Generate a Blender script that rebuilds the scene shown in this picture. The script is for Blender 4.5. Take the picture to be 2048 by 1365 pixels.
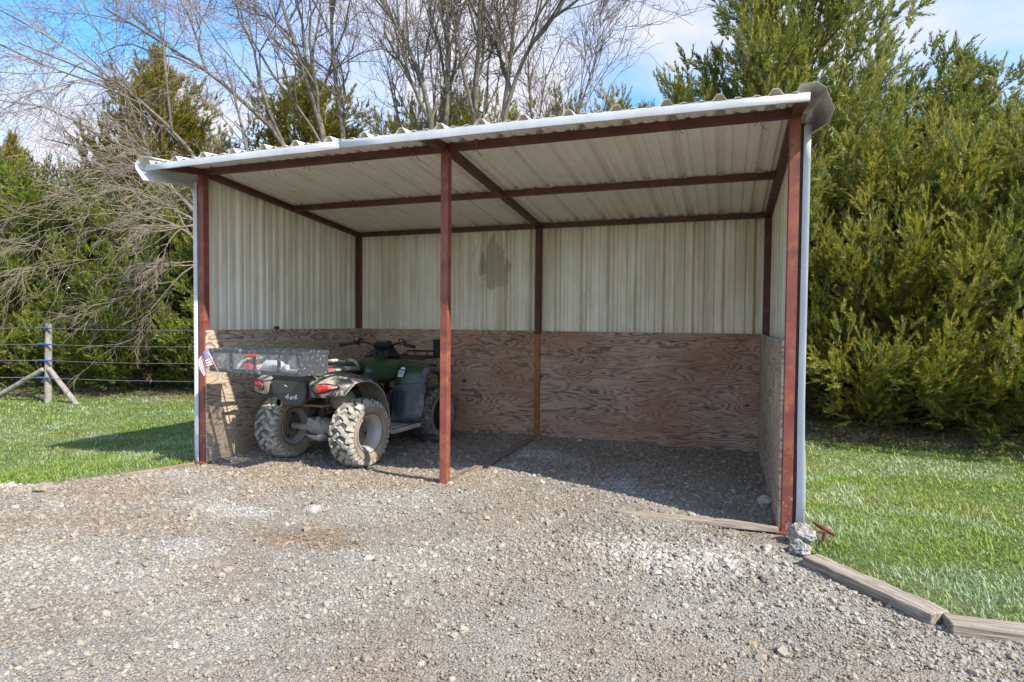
import bpy, math, random
import numpy as np
from mathutils import Vector, Matrix

# ------------------------------------------------------------------ scene, camera, light
for o in list(bpy.data.objects):
    bpy.data.objects.remove(o)
scene = bpy.context.scene
COL = scene.collection

cam_d = bpy.data.cameras.new('camera')
cam = bpy.data.objects.new('camera', cam_d)
COL.objects.link(cam)
YAW, PIT, ROL = -0.3430, -0.0311, 0.0083
_F = Vector((math.sin(YAW)*math.cos(PIT), math.cos(YAW)*math.cos(PIT), math.sin(PIT)))
_R = Vector((math.cos(YAW), -math.sin(YAW), 0))
_U = _R.cross(_F)
_r = _R*math.cos(ROL) + _U*math.sin(ROL)
_u = _U*math.cos(ROL) - _R*math.sin(ROL)
mw = Matrix((_r, _u, -_F)).transposed().to_4x4()
mw.translation = Vector((4.477, -4.1815, 1.3157))
cam.matrix_world = mw
cam_d.sensor_width = 36
cam_d.lens = 36*1192.5/2048
cam_d.clip_start = 0.05
cam_d.clip_end = 5000
scene.camera = cam

SUN_REL, SUN_EL = math.radians(20), math.radians(43)
sun_to = Vector((math.cos(SUN_REL)*math.cos(SUN_EL), -math.sin(SUN_REL)*math.cos(SUN_EL), math.sin(SUN_EL)))
sun_d = bpy.data.lights.new('sun', 'SUN')
sun_d.energy = 2.05
sun_d.angle = math.radians(0.6)
sun_d.color = (1.0, 0.945, 0.86)
sun = bpy.data.objects.new('sun', sun_d)
sun.rotation_euler = sun_to.to_track_quat('Z', 'Y').to_euler()
sun.location = (8, -6, 12)
COL.objects.link(sun)

scene.view_settings.view_transform = 'Standard'
scene.view_settings.look = 'None'
scene.view_settings.exposure = 1.95
scene.view_settings.gamma = 1.0
scene.view_settings.use_curve_mapping = False
scene.cycles.max_bounces = 8
scene.cycles.diffuse_bounces = 6

world = bpy.data.worlds.new('World')
scene.world = world
world.use_nodes = True
wn, wl = world.node_tree.nodes, world.node_tree.links
wn.clear()
w_out = wn.new('ShaderNodeOutputWorld')
w_bg = wn.new('ShaderNodeBackground')
w_bg.inputs['Strength'].default_value = 0.15
sky = wn.new('ShaderNodeTexSky')
sky.sky_type = 'NISHITA'
sky.sun_disc = False
sky.sun_elevation = SUN_EL
sky.sun_rotation = math.atan2(sun_to.x, sun_to.y)
sky.air_density = 1.0
sky.dust_density = 0.4
sky.ozone_density = 4.0
w_tc = wn.new('ShaderNodeTexCoord')
w_sep = wn.new('ShaderNodeSeparateXYZ')
wl.new(w_tc.outputs['Generated'], w_sep.inputs[0])
w_add = wn.new('ShaderNodeMath'); w_add.operation = 'ADD'; w_add.inputs[1].default_value = 0.22
w_abs = wn.new('ShaderNodeMath'); w_abs.operation = 'ABSOLUTE'
wl.new(w_sep.outputs['Z'], w_abs.inputs[0]); wl.new(w_abs.outputs[0], w_add.inputs[0])
w_dx = wn.new('ShaderNodeMath'); w_dx.operation = 'DIVIDE'
w_dy = wn.new('ShaderNodeMath'); w_dy.operation = 'DIVIDE'
wl.new(w_sep.outputs['X'], w_dx.inputs[0]); wl.new(w_add.outputs[0], w_dx.inputs[1])
wl.new(w_sep.outputs['Y'], w_dy.inputs[0]); wl.new(w_add.outputs[0], w_dy.inputs[1])
w_cmb = wn.new('ShaderNodeCombineXYZ')
wl.new(w_dx.outputs[0], w_cmb.inputs[0]); wl.new(w_dy.outputs[0], w_cmb.inputs[1])
w_cmb.inputs[2].default_value = 3.7
w_noise = wn.new('ShaderNodeTexNoise')
w_noise.inputs['Scale'].default_value = 1.15
w_noise.inputs['Detail'].default_value = 7
w_noise.inputs['Roughness'].default_value = 0.55
w_noise.inputs['Distortion'].default_value = 0.4
wl.new(w_cmb.outputs[0], w_noise.inputs['Vector'])
w_ramp = wn.new('ShaderNodeValToRGB')
w_ramp.color_ramp.elements[0].position = 0.40
w_ramp.color_ramp.elements[0].color = (0, 0, 0, 1)
w_ramp.color_ramp.elements[1].position = 0.62
w_ramp.color_ramp.elements[1].color = (1, 1, 1, 1)
wl.new(w_noise.outputs['Fac'], w_ramp.inputs[0])
w_mix = wn.new('ShaderNodeMix'); w_mix.data_type = 'RGBA'
wl.new(w_ramp.outputs[0], w_mix.inputs['Factor'])
w_sat = wn.new('ShaderNodeHueSaturation')
w_sat.inputs['Saturation'].default_value = 1.25
w_sat.inputs['Value'].default_value = 0.68
wl.new(sky.outputs[0], w_sat.inputs['Color'])
wl.new(w_sat.outputs[0], w_mix.inputs['A'])
w_mix.inputs['B'].default_value = (1.58, 1.60, 1.84, 1)
wl.new(w_mix.outputs['Result'], w_bg.inputs['Color'])
wl.new(w_bg.outputs[0], w_out.inputs[0])

rnd = random.Random(7)
PI = math.pi

# ------------------------------------------------------------------ helpers
def link(o, parent=None):
    COL.objects.link(o)
    if parent is not None:
        o.parent = parent
    return o

def tag(o, label=None, cat=None, group=None, kind=None):
    if label: o['label'] = label
    if cat: o['category'] = cat
    if group: o['group'] = group
    if kind: o['kind'] = kind
    return o

def empty(name, loc=(0, 0, 0), rz=0.0):
    o = bpy.data.objects.new(name, None)
    o.location = loc
    o.rotation_euler = (0, 0, rz)
    o.empty_display_size = 0.1
    return link(o)

class MB:
    """collects polygons for ONE mesh"""
    def __init__(self):
        self.v = []; self.f = []
    def add(self, vs, fs):
        n = len(self.v)
        self.v += [tuple(p) for p in vs]
        self.f += [tuple(i+n for i in f) for f in fs]
        return self
    def box(self, c, s, rot=None):
        hx, hy, hz = s[0]/2, s[1]/2, s[2]/2
        vs = [Vector((sx*hx, sy*hy, sz*hz)) for sx in (-1, 1) for sy in (-1, 1) for sz in (-1, 1)]
        if rot is not None: vs = [rot @ p for p in vs]
        c = Vector(c)
        return self.add([p+c for p in vs], [(0,1,3,2),(4,6,7,5),(0,4,5,1),(2,3,7,6),(0,2,6,4),(1,5,7,3)])
    def bar(self, a, b, w, h, up=(0, 0, 1)):
        a, b = Vector(a), Vector(b); d = (b-a)
        L = d.length; d.normalize()
        s = d.cross(Vector(up)).normalized(); u = s.cross(d)
        rot = Matrix((s, d, u)).transposed()
        return self.box((a+b)/2, (w, L, h), rot)
    def tube(self, pts, rad, n=8, cap=True):
        pts = [Vector(p) for p in pts]
        if not isinstance(rad, (list, tuple)): rad = [rad]*len(pts)
        vs = []; fs = []
        ref = None
        for i, p in enumerate(pts):
            a = pts[max(i-1, 0)]; b = pts[min(i+1, len(pts)-1)]
            t = (b-a).normalized()
            if ref is None:
                ref = Vector((0, 0, 1)) if abs(t.z) < .9 else Vector((1, 0, 0))
            s = t.cross(ref).normalized(); u = s.cross(t).normalized(); ref = u
            for k in range(n):
                an = 2*PI*k/n
                vs.append(p + (s*math.cos(an)+u*math.sin(an))*rad[i])
        for i in range(len(pts)-1):
            for k in range(n):
                k2 = (k+1) % n
                fs.append((i*n+k, i*n+k2, (i+1)*n+k2, (i+1)*n+k))
        if cap:
            fs.append(tuple(range(n-1, -1, -1)))
            m = (len(pts)-1)*n
            fs.append(tuple(m+k for k in range(n)))
        return self.add(vs, fs)
    def lathe(self, prof, n=32, c=(0, 0, 0), axis='x', close=False):
        """prof: list of (axial, radius)"""
        vs = []; fs = []
        for (a, r) in prof:
            for k in range(n):
                t = 2*PI*k/n
                if axis == 'x': vs.append((c[0]+a, c[1]+r*math.cos(t), c[2]+r*math.sin(t)))
                elif axis == 'y': vs.append((c[0]+r*math.sin(t), c[1]+a, c[2]+r*math.cos(t)))
                else: vs.append((c[0]+r*math.cos(t), c[1]+r*math.sin(t), c[2]+a))
        m = len(prof)
        rng = range(m) if close else range(m-1)
        for i in rng:
            j = (i+1) % m
            for k in range(n):
                k2 = (k+1) % n
                fs.append((i*n+k, i*n+k2, j*n+k2, j*n+k))
        return self.add(vs, fs)
    def loft(self, rows, closed=False, cap=False):
        n = len(rows[0]); vs = [p for r in rows for p in r]; fs = []
        for i in range(len(rows)-1):
            for k in range(n if closed else n-1):
                k2 = (k+1) % n
                fs.append((i*n+k, i*n+k2, (i+1)*n+k2, (i+1)*n+k))
        if cap:
            fs.append(tuple(range(n-1, -1, -1)))
            m = (len(rows)-1)*n
            fs.append(tuple(m+k for k in range(n)))
        return self.add(vs, fs)
    def prism(self, poly, d):
        """poly: list of 3D points (planar), d: extrusion vector"""
        d = Vector(d); n = len(poly)
        vs = [Vector(p) for p in poly] + [Vector(p)+d for p in poly]
        fs = [tuple(range(n-1, -1, -1)), tuple(range(n, 2*n))]
        fs += [(k, (k+1) % n, n+(k+1) % n, n+k) for k in range(n)]
        return self.add(vs, fs)
    def build(self, name, mat, parent=None, smooth=None, bevel=0, solid=0, sub=0):
        me = bpy.data.meshes.new(name)
        me.from_pydata(self.v, [], self.f)
        me.materials.append(mat)
        import bmesh
        bm = bmesh.new(); bm.from_mesh(me)
        bmesh.ops.recalc_face_normals(bm, faces=bm.faces)
        bm.to_mesh(me); bm.free()
        if smooth is not None:
            me.polygons.foreach_set('use_smooth', [True]*len(me.polygons))
            if smooth > 0 and not sub:
                me.set_sharp_from_angle(angle=math.radians(smooth))
        o = bpy.data.objects.new(name, me)
        link(o, parent)
        if solid:
            md = o.modifiers.new('solid', 'SOLIDIFY'); md.thickness = solid; md.offset = 0
        if sub:
            md = o.modifiers.new('sub', 'SUBSURF'); md.levels = sub; md.render_levels = sub
        if bevel:
            md = o.modifiers.new('bevel', 'BEVEL'); md.width = bevel; md.segments = 2
            md.limit_method = 'ANGLE'; md.angle_limit = math.radians(40)
        return o

def np_mesh(name, V, Fc, mat, parent=None, attrs=None, smooth=False):
    V = np.asarray(V, dtype=np.float32); Fc = np.asarray(Fc, dtype=np.int32)
    k = Fc.shape[1]
    me = bpy.data.meshes.new(name)
    me.vertices.add(len(V)); me.vertices.foreach_set('co', V.ravel())
    me.loops.add(Fc.size); me.loops.foreach_set('vertex_index', Fc.ravel())
    me.polygons.add(len(Fc))
    me.polygons.foreach_set('loop_start', np.arange(0, Fc.size, k, dtype=np.int32))
    me.polygons.foreach_set('loop_total', np.full(len(Fc), k, dtype=np.int32))
    if smooth: me.polygons.foreach_set('use_smooth', np.ones(len(Fc), dtype=bool))
    me.update(calc_edges=True)
    for an, arr in (attrs or {}).items():
        a = me.attributes.new(an, 'FLOAT', 'POINT')
        a.data.foreach_set('value', np.asarray(arr, dtype=np.float32))
    if mat: me.materials.append(mat)
    o = bpy.data.objects.new(name, me)
    return link(o, parent)

# ------------------------------------------------------------------ materials
class NT:
    def __init__(self, name, rough=0.7, metal=0.0):
        self.m = bpy.data.materials.new(name); self.m.use_nodes = True
        self.n = self.m.node_tree.nodes; self.l = self.m.node_tree.links
        self.b = self.n['Principled BSDF']
        self.b.inputs['Roughness'].default_value = rough
        self.b.inputs['Metallic'].default_value = metal
        self.tc = self.n.new('ShaderNodeTexCoord')
    def coord(self, scale=(1, 1, 1), out='Object', loc=(0, 0, 0)):
        mp = self.n.new('ShaderNodeMapping')
        mp.inputs['Scale'].default_value = scale
        mp.inputs['Location'].default_value = loc
        self.l.new(self.tc.outputs[out], mp.inputs['Vector'])
        return mp.outputs[0]
    def noise(self, vec, scale, detail=5, rough=.6, dist=0):
        t = self.n.new('ShaderNodeTexNoise')
        t.inputs['Scale'].default_value = scale; t.inputs['Detail'].default_value = detail
        t.inputs['Roughness'].default_value = rough; t.inputs['Distortion'].default_value = dist
        self.l.new(vec, t.inputs['Vector'])
        return t.outputs['Fac']
    def voro(self, vec, scale, feat='F1', out='Distance'):
        t = self.n.new('ShaderNodeTexVoronoi'); t.feature = feat
        t.inputs['Scale'].default_value = scale
        self.l.new(vec, t.inputs['Vector'])
        return t.outputs[out]
    def ramp(self, fac, stops, interp='LINEAR'):
        r = self.n.new('ShaderNodeValToRGB'); cr = r.color_ramp; cr.interpolation = interp
        while len(cr.elements) < len(stops): cr.elements.new(0.5)
        for e, (p, c) in zip(cr.elements, stops):
            e.position = p
            e.color = (c, c, c, 1) if isinstance(c, (int, float)) else (*c, 1)
        self.l.new(fac, r.inputs[0])
        return r.outputs[0]
    def mix(self, fac, a, b, mode='MIX'):
        x = self.n.new('ShaderNodeMix'); x.data_type = 'RGBA'; x.blend_type = mode
        for sock, val in (('Factor', fac), ('A', a), ('B', b)):
            s = x.inputs[sock]
            if isinstance(val, (int, float)): s.default_value = val
            elif isinstance(val, (tuple, list)): s.default_value = (*val, 1)
            else: self.l.new(val, s)
        return x.outputs['Result']
    def math(self, op, a, b=0.0, c=None):
        x = self.n.new('ShaderNodeMath'); x.operation = op
        for i, val in enumerate((a, b, c)):
            if val is None: continue
            if isinstance(val, (int, float)): x.inputs[i].default_value = val
            else: self.l.new(val, x.inputs[i])
        return x.outputs[0]
    def attr(self, name, typ='GEOMETRY', out='Fac'):
        a = self.n.new('ShaderNodeAttribute'); a.attribute_name = name; a.attribute_type = typ
        return a.outputs[out]
    def objinfo(self, out):
        return self.n.new('ShaderNodeObjectInfo').outputs[out]
    def sep(self, vec):
        s = self.n.new('ShaderNodeSeparateXYZ'); self.l.new(vec, s.inputs[0]); return s.outputs
    def color(self, c):
        if isinstance(c, (tuple, list)): self.b.inputs['Base Color'].default_value = (*c, 1)
        else: self.l.new(c, self.b.inputs['Base Color'])
    def rough(self, r): self.l.new(r, self.b.inputs['Roughness'])
    def bump(self, h, strength=.3, dist=.01):
        b = self.n.new('ShaderNodeBump'); b.inputs['Strength'].default_value = strength
        b.inputs['Distance'].default_value = dist
        self.l.new(h, b.inputs['Height']); self.l.new(b.outputs[0], self.b.inputs['Normal'])

def simple(name, c1, c2=None, scale=6, rough=.6, metal=0, bump=0, bscale=80, bd=.004, lo=.35, hi=.65):
    t = NT(name, rough, metal)
    v = t.coord()
    if c2 is None: c2 = tuple(x*.75 for x in c1)
    t.color(t.ramp(t.noise(v, scale, 6), [(lo, c2), (hi, c1)]))
    if bump: t.bump(t.noise(v, bscale, 4), bump, bd)
    return t.m

def muddy(name, base, mud, scale, lo, hi, rough=.45, fine=120):
    """plastic or rubber with dried mud splatter"""
    t = NT(name, rough)
    v = t.coord()
    n1 = t.noise(v, scale, 8, .68)
    n2 = t.noise(v, fine, 3, .7)
    s = t.math('ADD', t.math('MULTIPLY', n1, .72), t.math('MULTIPLY', n2, .28))
    f = t.ramp(s, [(lo, 0.0), (hi, 1.0)])
    t.color(t.mix(f, base, mud))
    t.rough(t.ramp(f, [(0, rough), (1, .95)]))
    t.bump(f, .35, .004)
    return t.m

MUD = (.36, .315, .25)
m_steel = None
def rusty_paint():
    t = NT('red_oxide_steel', .55)
    v = t.coord()
    n = t.noise(v, 5, 7, .65)
    n2 = t.noise(t.coord((30, 30, 3)), 1.0, 5, .6)
    base = t.ramp(n, [(.3, (.15, .036, .024)), (.55, (.24, .060, .040)), (.72, (.30, .085, .058))])
    rust = t.ramp(t.noise(v, 9, 8, .7), [(.52, 0.0), (.66, 1.0)])
    c = t.mix(rust, base, (.33, .115, .045))
    c = t.mix(t.ramp(n2, [(.6, 0.0), (.85, .45)]), c, (.06, .022, .018))
    z = t.sep(t.tc.outputs['Object'])[2]
    sp = t.ramp(t.noise(v, 45, 3, .8), [(.60, 0.0), (.64, 1.0)])
    low = t.ramp(z, [(.0, .9), (.45, 0.0)])
    c = t.mix(t.math('MULTIPLY', sp, low), c, (.5, .44, .38))
    t.color(c)
    t.bump(t.noise(v, 60, 4), .25, .003)
    return t.m
m_steel = rusty_paint()
def shade_darkened_steel():  # the red post steel again, shade under the roof darkened into its colour
    t = NT('shade_darkened_red_steel', .5)
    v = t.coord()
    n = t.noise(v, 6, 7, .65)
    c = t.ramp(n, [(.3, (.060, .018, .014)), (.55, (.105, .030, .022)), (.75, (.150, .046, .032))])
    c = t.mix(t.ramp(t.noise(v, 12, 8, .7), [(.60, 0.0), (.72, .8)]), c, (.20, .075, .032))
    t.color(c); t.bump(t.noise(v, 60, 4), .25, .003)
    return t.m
m_steel_shade = shade_darkened_steel()

def sheet_metal(name, stain, weather=1.0, pale=False):
    t = NT(name, .42)
    v = t.coord()
    base = t.ramp(t.noise(v, 2.2, 5), [(.35, (.86, .80, .68)), (.65, (.90, .86, .77))] if pale else [(.35, (.80, .715, .555)), (.65, (.87, .815, .69))])
    st = t.noise(t.coord((9, 9, .8)), 1.0, 7, .65)
    c = t.mix(t.math('MULTIPLY', t.ramp(st, [(.46, 0.0), (.74, 1.0)]), .55*weather), base, (.36, .29, .19))
    if stain:
        # brown run-off stain patches and grime
        blo = t.noise(t.coord((3.2, 3.2, 1.6), loc=(1.3, 0, .4)), 1.0, 6, .6, .6)
        x, y, z = t.sep(t.tc.outputs['Object'])
        bx = t.math('ABSOLUTE', t.math('SUBTRACT', x, 1.83))
        bz = t.math('ABSOLUTE', t.math('SUBTRACT', z, 2.0))
        dd = t.math('SQRT', t.math('ADD', t.math('MULTIPLY', t.math('MULTIPLY', bx, bx), 9.0), t.math('MULTIPLY', t.math('MULTIPLY', bz, bz), 3.4)))
        run = t.noise(t.coord((13, 13, 1.6), loc=(2, 5, 1)), 1.0, 5, .6)
        f = t.ramp(t.math('ADD', t.math('MULTIPLY', t.math('SUBTRACT', 1.0, dd), .40), t.math('ADD', t.math('MULTIPLY', blo, .85), t.math('MULTIPLY', run, .45))), [(.80, 0.0), (.86, .8)])
        c = t.mix(f, c, (.33, .265, .155))
        f2 = t.ramp(t.noise(t.coord((5, 5, .55), loc=(3, 1, 2)), 1.0, 6, .62), [(.47, 0.0), (.70, .7)])
        c = t.mix(f2, c, (.53, .43, .28))
    ax_ = 0 if (stain or pale) else 1
    u_ = t.sep(t.tc.outputs['Object'])[ax_]
    ph_ = .456 if pale else (.21 if stain else .11)
    fr_ = t.math('FRACT', t.math('DIVIDE', t.math('ADD', t.math('SUBTRACT', u_, ph_), 10*.305+.030), .305/3))
    ln_ = t.ramp(fr_, [(.0, 0.0), (.08, 1.0), (.16, .25), (.42, .1), (.50, .8), (.56, 0.0)])
    gr_ = t.ramp(t.noise(t.coord((7, 7, 1.1) if not pale else (7, 1.1, 7), loc=(5, 2, 0)), 1.0, 6, .65), [(.36, 0.0), (.62, 1.0)])
    c = t.mix(t.math('MULTIPLY', t.math('MULTIPLY', ln_, gr_), .25 if pale else .34), c, (.20, .155, .10))
    spk = t.ramp(t.noise(v, 55, 2, .5), [(.70, 0.0), (.74, .8)])
    c = t.mix(spk, c, (.18, .14, .10))
    t.color(c)
    h = t.math('ADD', t.noise(v, 3.5, 3), t.math('MULTIPLY', t.noise(v, 26, 3, .7), .35 if stain else .12))
    t.bump(h, .30 if stain else .16, .03)
    return t.m
m_wall = sheet_metal('white_ribbed_wall_steel', True)
m_side = sheet_metal('white_ribbed_side_steel', False, .9)
m_roof = sheet_metal('white_ribbed_roof_steel', False, .25, True)
m_trim = simple('white_trim_steel', (.64, .64, .64), (.53, .53, .52), 4, .4, 0, .08, 12, .01)
m_rooftop = simple('weathered_trim', (.46, .44, .39), (.30, .285, .245), 7, .55, 0, .1, 40)
m_black_gap = simple('dark_gap_shade', (.10, .095, .085), (.06, .055, .05), 20, .9)

def plywood(name, seed, tone, red):
    t = NT(name, .8)
    px, py, pz = .85, .85, 4.0
    v = t.coord((px, py, pz), loc=(seed, seed*.7, seed*1.3))
    f = t.noise(v, 1.0, 3.0, .50, .22)
    kn = t.voro(t.coord((1.9, 1.9, 2.9), loc=(seed*2.1, seed, seed)), 1.0)
    kb = t.ramp(kn, [(0.0, .14), (.22, .05), (.5, 0.0)])
    field = t.math('ADD', t.math('ADD', f, kb), t.math('MULTIPLY', t.noise(t.coord((5, 5, 16)), 1.0, 3), .035))
    w = t.math('FRACT', t.math('MULTIPLY', field, 22.0))
    line = t.ramp(w, [(0.0, 1.0), (.14, .85), (.42, .18), (.80, 0.0), (.95, .45), (1.0, 1.0)])
    grain = t.noise(t.coord((14, 14, 220)), 1.0, 4, .6)
    brk = t.ramp(t.noise(t.coord((2.2, 2.2, 8)), 1.0, 4), [(.32, .35), (.56, 1.0)])
    light = t.ramp(t.noise(t.coord((1.2, 1.2, 2.2), loc=(seed, 2, 0)), 1.0, 4),
                   [(.3, tone), (.68, tuple(min(1, x*1.45) for x in tone))])
    rd = t.ramp(t.noise(t.coord((1.1, 1.1, 1.4), loc=(4, seed, 1)), 1.0, 5, .55), [(.45, 0.0), (.63, red)])
    light = t.mix(rd, light, (.38, .165, .085))
    light = t.mix(.25, light, t.ramp(grain, [(.35, tuple(x*.5 for x in tone)), (.65, tuple(x*1.6 for x in tone))]))
    dk = tuple(x*.22 for x in tone)
    c = t.mix(t.math('MULTIPLY', t.math('MULTIPLY', line, brk), .90), light, dk)
    knot = t.ramp(kn, [(.045, 1.0), (.075, 0.0)])
    c = t.mix(t.math('MULTIPLY', knot, .85), c, (.03, .017, .012))
    t.color(c)
    t.bump(t.math('ADD', t.math('MULTIPLY', line, -.7), grain), .35, .003)
    return t.m
m_ply_a = plywood('weathered_plywood_a', 1.7, (.42, .275, .195), .9)
m_ply_b = plywood('weathered_plywood_b', 5.2, (.41, .265, .195), .95)
m_ply_side = plywood('bleached_plywood', 9.4, (.44, .345, .25), .12)
m_timber = simple('grey_timber', (.42, .36, .29), (.17, .135, .10), 13, .9, 0, .9, 50, .012)
m_timber2 = simple('brown_timber', (.30, .22, .15), (.20, .14, .095), 9, .9, 0, .5, 40, .006)
m_rustiron = simple('rusted_iron', (.21, .085, .035), (.10, .04, .02), 14, .85, .2, .6, 70, .006)
m_wire = simple('old_wire', (.22, .15, .12), (.12, .08, .06), 20, .5, .5)
m_rock = simple('limestone_rock', (.47, .44, .39), (.27, .245, .21), 14, .95, 0, .6, 60, .01)
m_rock_brown = simple('brown_clod', (.33, .27, .21), (.20, .16, .12), 14, .95, 0, .6, 60, .01)
m_concrete = simple('broken_concrete', (.46, .42, .37), (.20, .175, .15), 22, .95, 0, .8, 60, .012)
m_post_wood = simple('fence_post_wood', (.36, .32, .27), (.20, .17, .14), 8, .9, 0, .5, 60, .005)
m_blue = simple('blue_plastic', (.05, .13, .42), (.04, .09, .3), 10, .4)
m_fwire = simple('galvanised_wire', (.45, .46, .47), (.35, .35, .35), 10, .35, .8)

# ------------------------------------------------------------------ terrain
def sm(x):
    x = np.clip(x, 0, 1); return x*x*(3-2*x)
def H(x, y):
    x = np.asarray(x, float); y = np.asarray(y, float)
    z = -.20*sm((-.2-x)/2.3)
    z = z + .060*np.exp(-(((x-2.45)/.75)**2+((y-.0)/.55)**2))
    z = z - .02*np.exp(-(((x-4.9)/.6)**2+((y+.1)/.6)**2))
    z = z + .008*np.sin(x*2.3+1)*np.sin(y*2.9+.4)+.006*np.sin(x*5.1+y*3.7)
    return z
def hz(x, y): return float(H(x, y))

GRAVEL_POLY = [(-.03, 2.47), (-.03, -.10), (-.30, -.62), (-.58, -.96), (-.95, -.95), (-1.6, -.93), (-3.2, -1.1), (-12, -2.0),
               (-12, -9), (12, -9), (12, -1.5), (8, -1.3), (5.75, -1.13), (5.42, -1.10), (4.96, -.63), (4.90, -.20), (4.90, 2.47)]
def inside(px, py, poly=GRAVEL_POLY):
    px = np.asarray(px); py = np.asarray(py); c = np.zeros(px.shape, bool)
    n = len(poly); j = n-1
    for i in range(n):
        xi, yi = poly[i]; xj, yj = poly[j]
        t = ((yi > py) != (yj > py)) & (px < (xj-xi)*(py-yi)/(yj-yi+1e-12)+xi)
        c ^= t; j = i
    return c

def gravel_mat(name, is_stone=False):
    t = NT(name, .95)
    geo = t.n.new('ShaderNodeNewGeometry'); pos = geo.outputs['Position']
    def nz(scale, detail=5, rough=.6, off=(0, 0, 0)):
        mp = t.n.new('ShaderNodeMapping'); mp.inputs['Location'].default_value = off
        t.l.new(pos, mp.inputs['Vector'])
        return t.noise(mp.outputs[0], scale, detail, rough)
    grey = t.ramp(nz(1.3, 6), [(.35, (.265, .235, .190)), (.65, (.345, .316, .268))])
    tan = t.ramp(nz(.85, 6, .6, (3, 1, 0)), [(.47, 0.0), (.66, .85)])
    c = t.mix(tan, grey, (.275, .215, .155))
    x, y, z = t.sep(pos)
    def patch(cx, cy, rx, ry, n_amt=.8):
        a = t.math('DIVIDE', t.math('SUBTRACT', x, cx), rx); b = t.math('DIVIDE', t.math('SUBTRACT', y, cy), ry)
        d = t.math('SQRT', t.math('ADD', t.math('MULTIPLY', a, a), t.math('MULTIPLY', b, b)))
        s = t.math('ADD', t.math('SUBTRACT', 1.0, d), t.math('MULTIPLY', t.math('SUBTRACT', nz(5, 5, .65), .5), n_amt*2))
        return t.ramp(s, [(.05, 0.0), (.55, 1.0)])
    for (cx, cy, rx, ry, col, amt) in [(2.12, -1.22, .50, .26, (.235, .165, .105), .8), (1.0, .0, 1.5, .55, (.30, .235, .17), .6),
                                       (2.3, .25, .8, .5, (.33, .25, .18), .6), (1.35, -1.0, .4, .18, (.47, .455, .42), .55),
                                       (1.6, -1.62, .35, .16, (.45, .435, .40), .45), (3.7, 1.0, .22, .7, (.44, .425, .40), .75),
                                       (2.75, 1.5, .45, .25, (.44, .425, .40), .7), (4.2, -.75, .7, .3, (.43, .40, .355), .5),
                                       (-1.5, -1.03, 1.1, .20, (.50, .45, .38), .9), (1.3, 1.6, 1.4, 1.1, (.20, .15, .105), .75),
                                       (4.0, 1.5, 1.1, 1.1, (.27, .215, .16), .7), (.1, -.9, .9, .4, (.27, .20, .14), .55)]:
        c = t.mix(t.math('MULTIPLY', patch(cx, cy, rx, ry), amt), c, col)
    if is_stone:
        r = t.objinfo('Random')
        tint = t.ramp(r, [(0.0, (.55, .53, .51)), (.35, (.88, .86, .83)), (.7, (1.06, 1.04, 1.0)), (.95, (1.18, 1.16, 1.11)), (1.0, (1.4, 1.37, 1.31))])
        c = t.mix(1.0, c, tint, 'MULTIPLY')
        t.bump(nz(160, 3), .3, .002)
    else:
        v = t.voro(pos, 95); v2 = t.voro(pos, 42)
        c = t.mix(1.0, c, t.ramp(t.voro(pos, 120), [(.0, 1.15), (.45, 1.0), (.75, .45)]), 'MULTIPLY')
        c = t.mix(1.0, c, t.ramp(nz(210, 3, .7), [(.3, .72), (.7, 1.2)]), 'MULTIPLY')
        t.bump(t.math('ADD', t.math('MULTIPLY', v, -1.0), t.math('MULTIPLY', nz(60, 5, .7), 1.2)), .6, .012)
    t.color(c)
    return t.m
m_gravel = gravel_mat('crushed_limestone_ground')
m_stone = gravel_mat('crushed_limestone_stone', True)

def lawn_mat():
    t = NT('lawn_soil', .95)
    geo = t.n.new('ShaderNodeNewGeometry'); pos = geo.outputs['Position']
    c = t.ramp(t.noise(pos, 1.6, 7, .65), [(.32, (.085, .13, .032)), (.52, (.13, .18, .045)), (.70, (.21, .20, .085))])
    c = t.mix(t.ramp(t.noise(pos, 30, 4, .7), [(.35, 0.0), (.7, .7)]), c, (.065, .06, .028))
    y = t.sep(pos)[1]
    lit = t.ramp(t.math('ADD', y, t.math('MULTIPLY', t.noise(pos, 1.2, 5), 1.6)), [(.0, 0.0), (1.0, 1.0)])
    lm = t.math('MULTIPLY', y, 1.0)
    far = t.ramp(t.math('ADD', t.math('MULTIPLY', y, .1), t.math('MULTIPLY', t.noise(pos, .9, 5), .25)), [(.53, 0.0), (.64, .9)])
    c = t.mix(far, c, (.15, .115, .075))
    t.color(c)
    t.bump(t.noise(pos, 70, 5, .7), .8, .02)
    return t.m
m_lawn = lawn_mat()

def grid_mesh(name, xs, ys, zfun, mat, keep=None):
    X, Y = np.meshgrid(xs, ys)
    V = np.stack([X.ravel(), Y.ravel(), zfun(X.ravel(), Y.ravel())], 1)
    nx, ny = len(xs), len(ys)
    i, j = np.meshgrid(np.arange(nx-1), np.arange(ny-1))
    a = (j*nx+i).ravel()
    Fq = np.stack([a, a+1, a+nx+1, a+nx], 1)
    if keep is not None:
        cx = V[Fq].mean(1)
        Fq = Fq[keep(cx[:, 0], cx[:, 1])]
        used = np.unique(Fq); mp = -np.ones(len(V), int); mp[used] = np.arange(len(used))
        V = V[used]; Fq = mp[Fq]
    return np_mesh(name, V, Fq, mat, smooth=True)

_c = np.linspace(-1, 1, 161)
xs = 3+16*_c + 900*np.sign(_c)*np.abs(_c)**9
ys = 2+12*_c + 900*np.sign(_c)*np.abs(_c)**9
def lawn_z(x, y):
    z = H(x, y)
    g = inside(x, y)
    d = (x > -.35) & (x < 5.2) & (y > -.6) & (y < 2.9)
    return np.where(g | d, z-.06, z)
lawn = grid_mesh('lawn_ground', xs, ys, lawn_z, m_lawn)
tag(lawn, 'green lawn soil spreading under the trees round the shed', 'ground', kind='structure')

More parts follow.
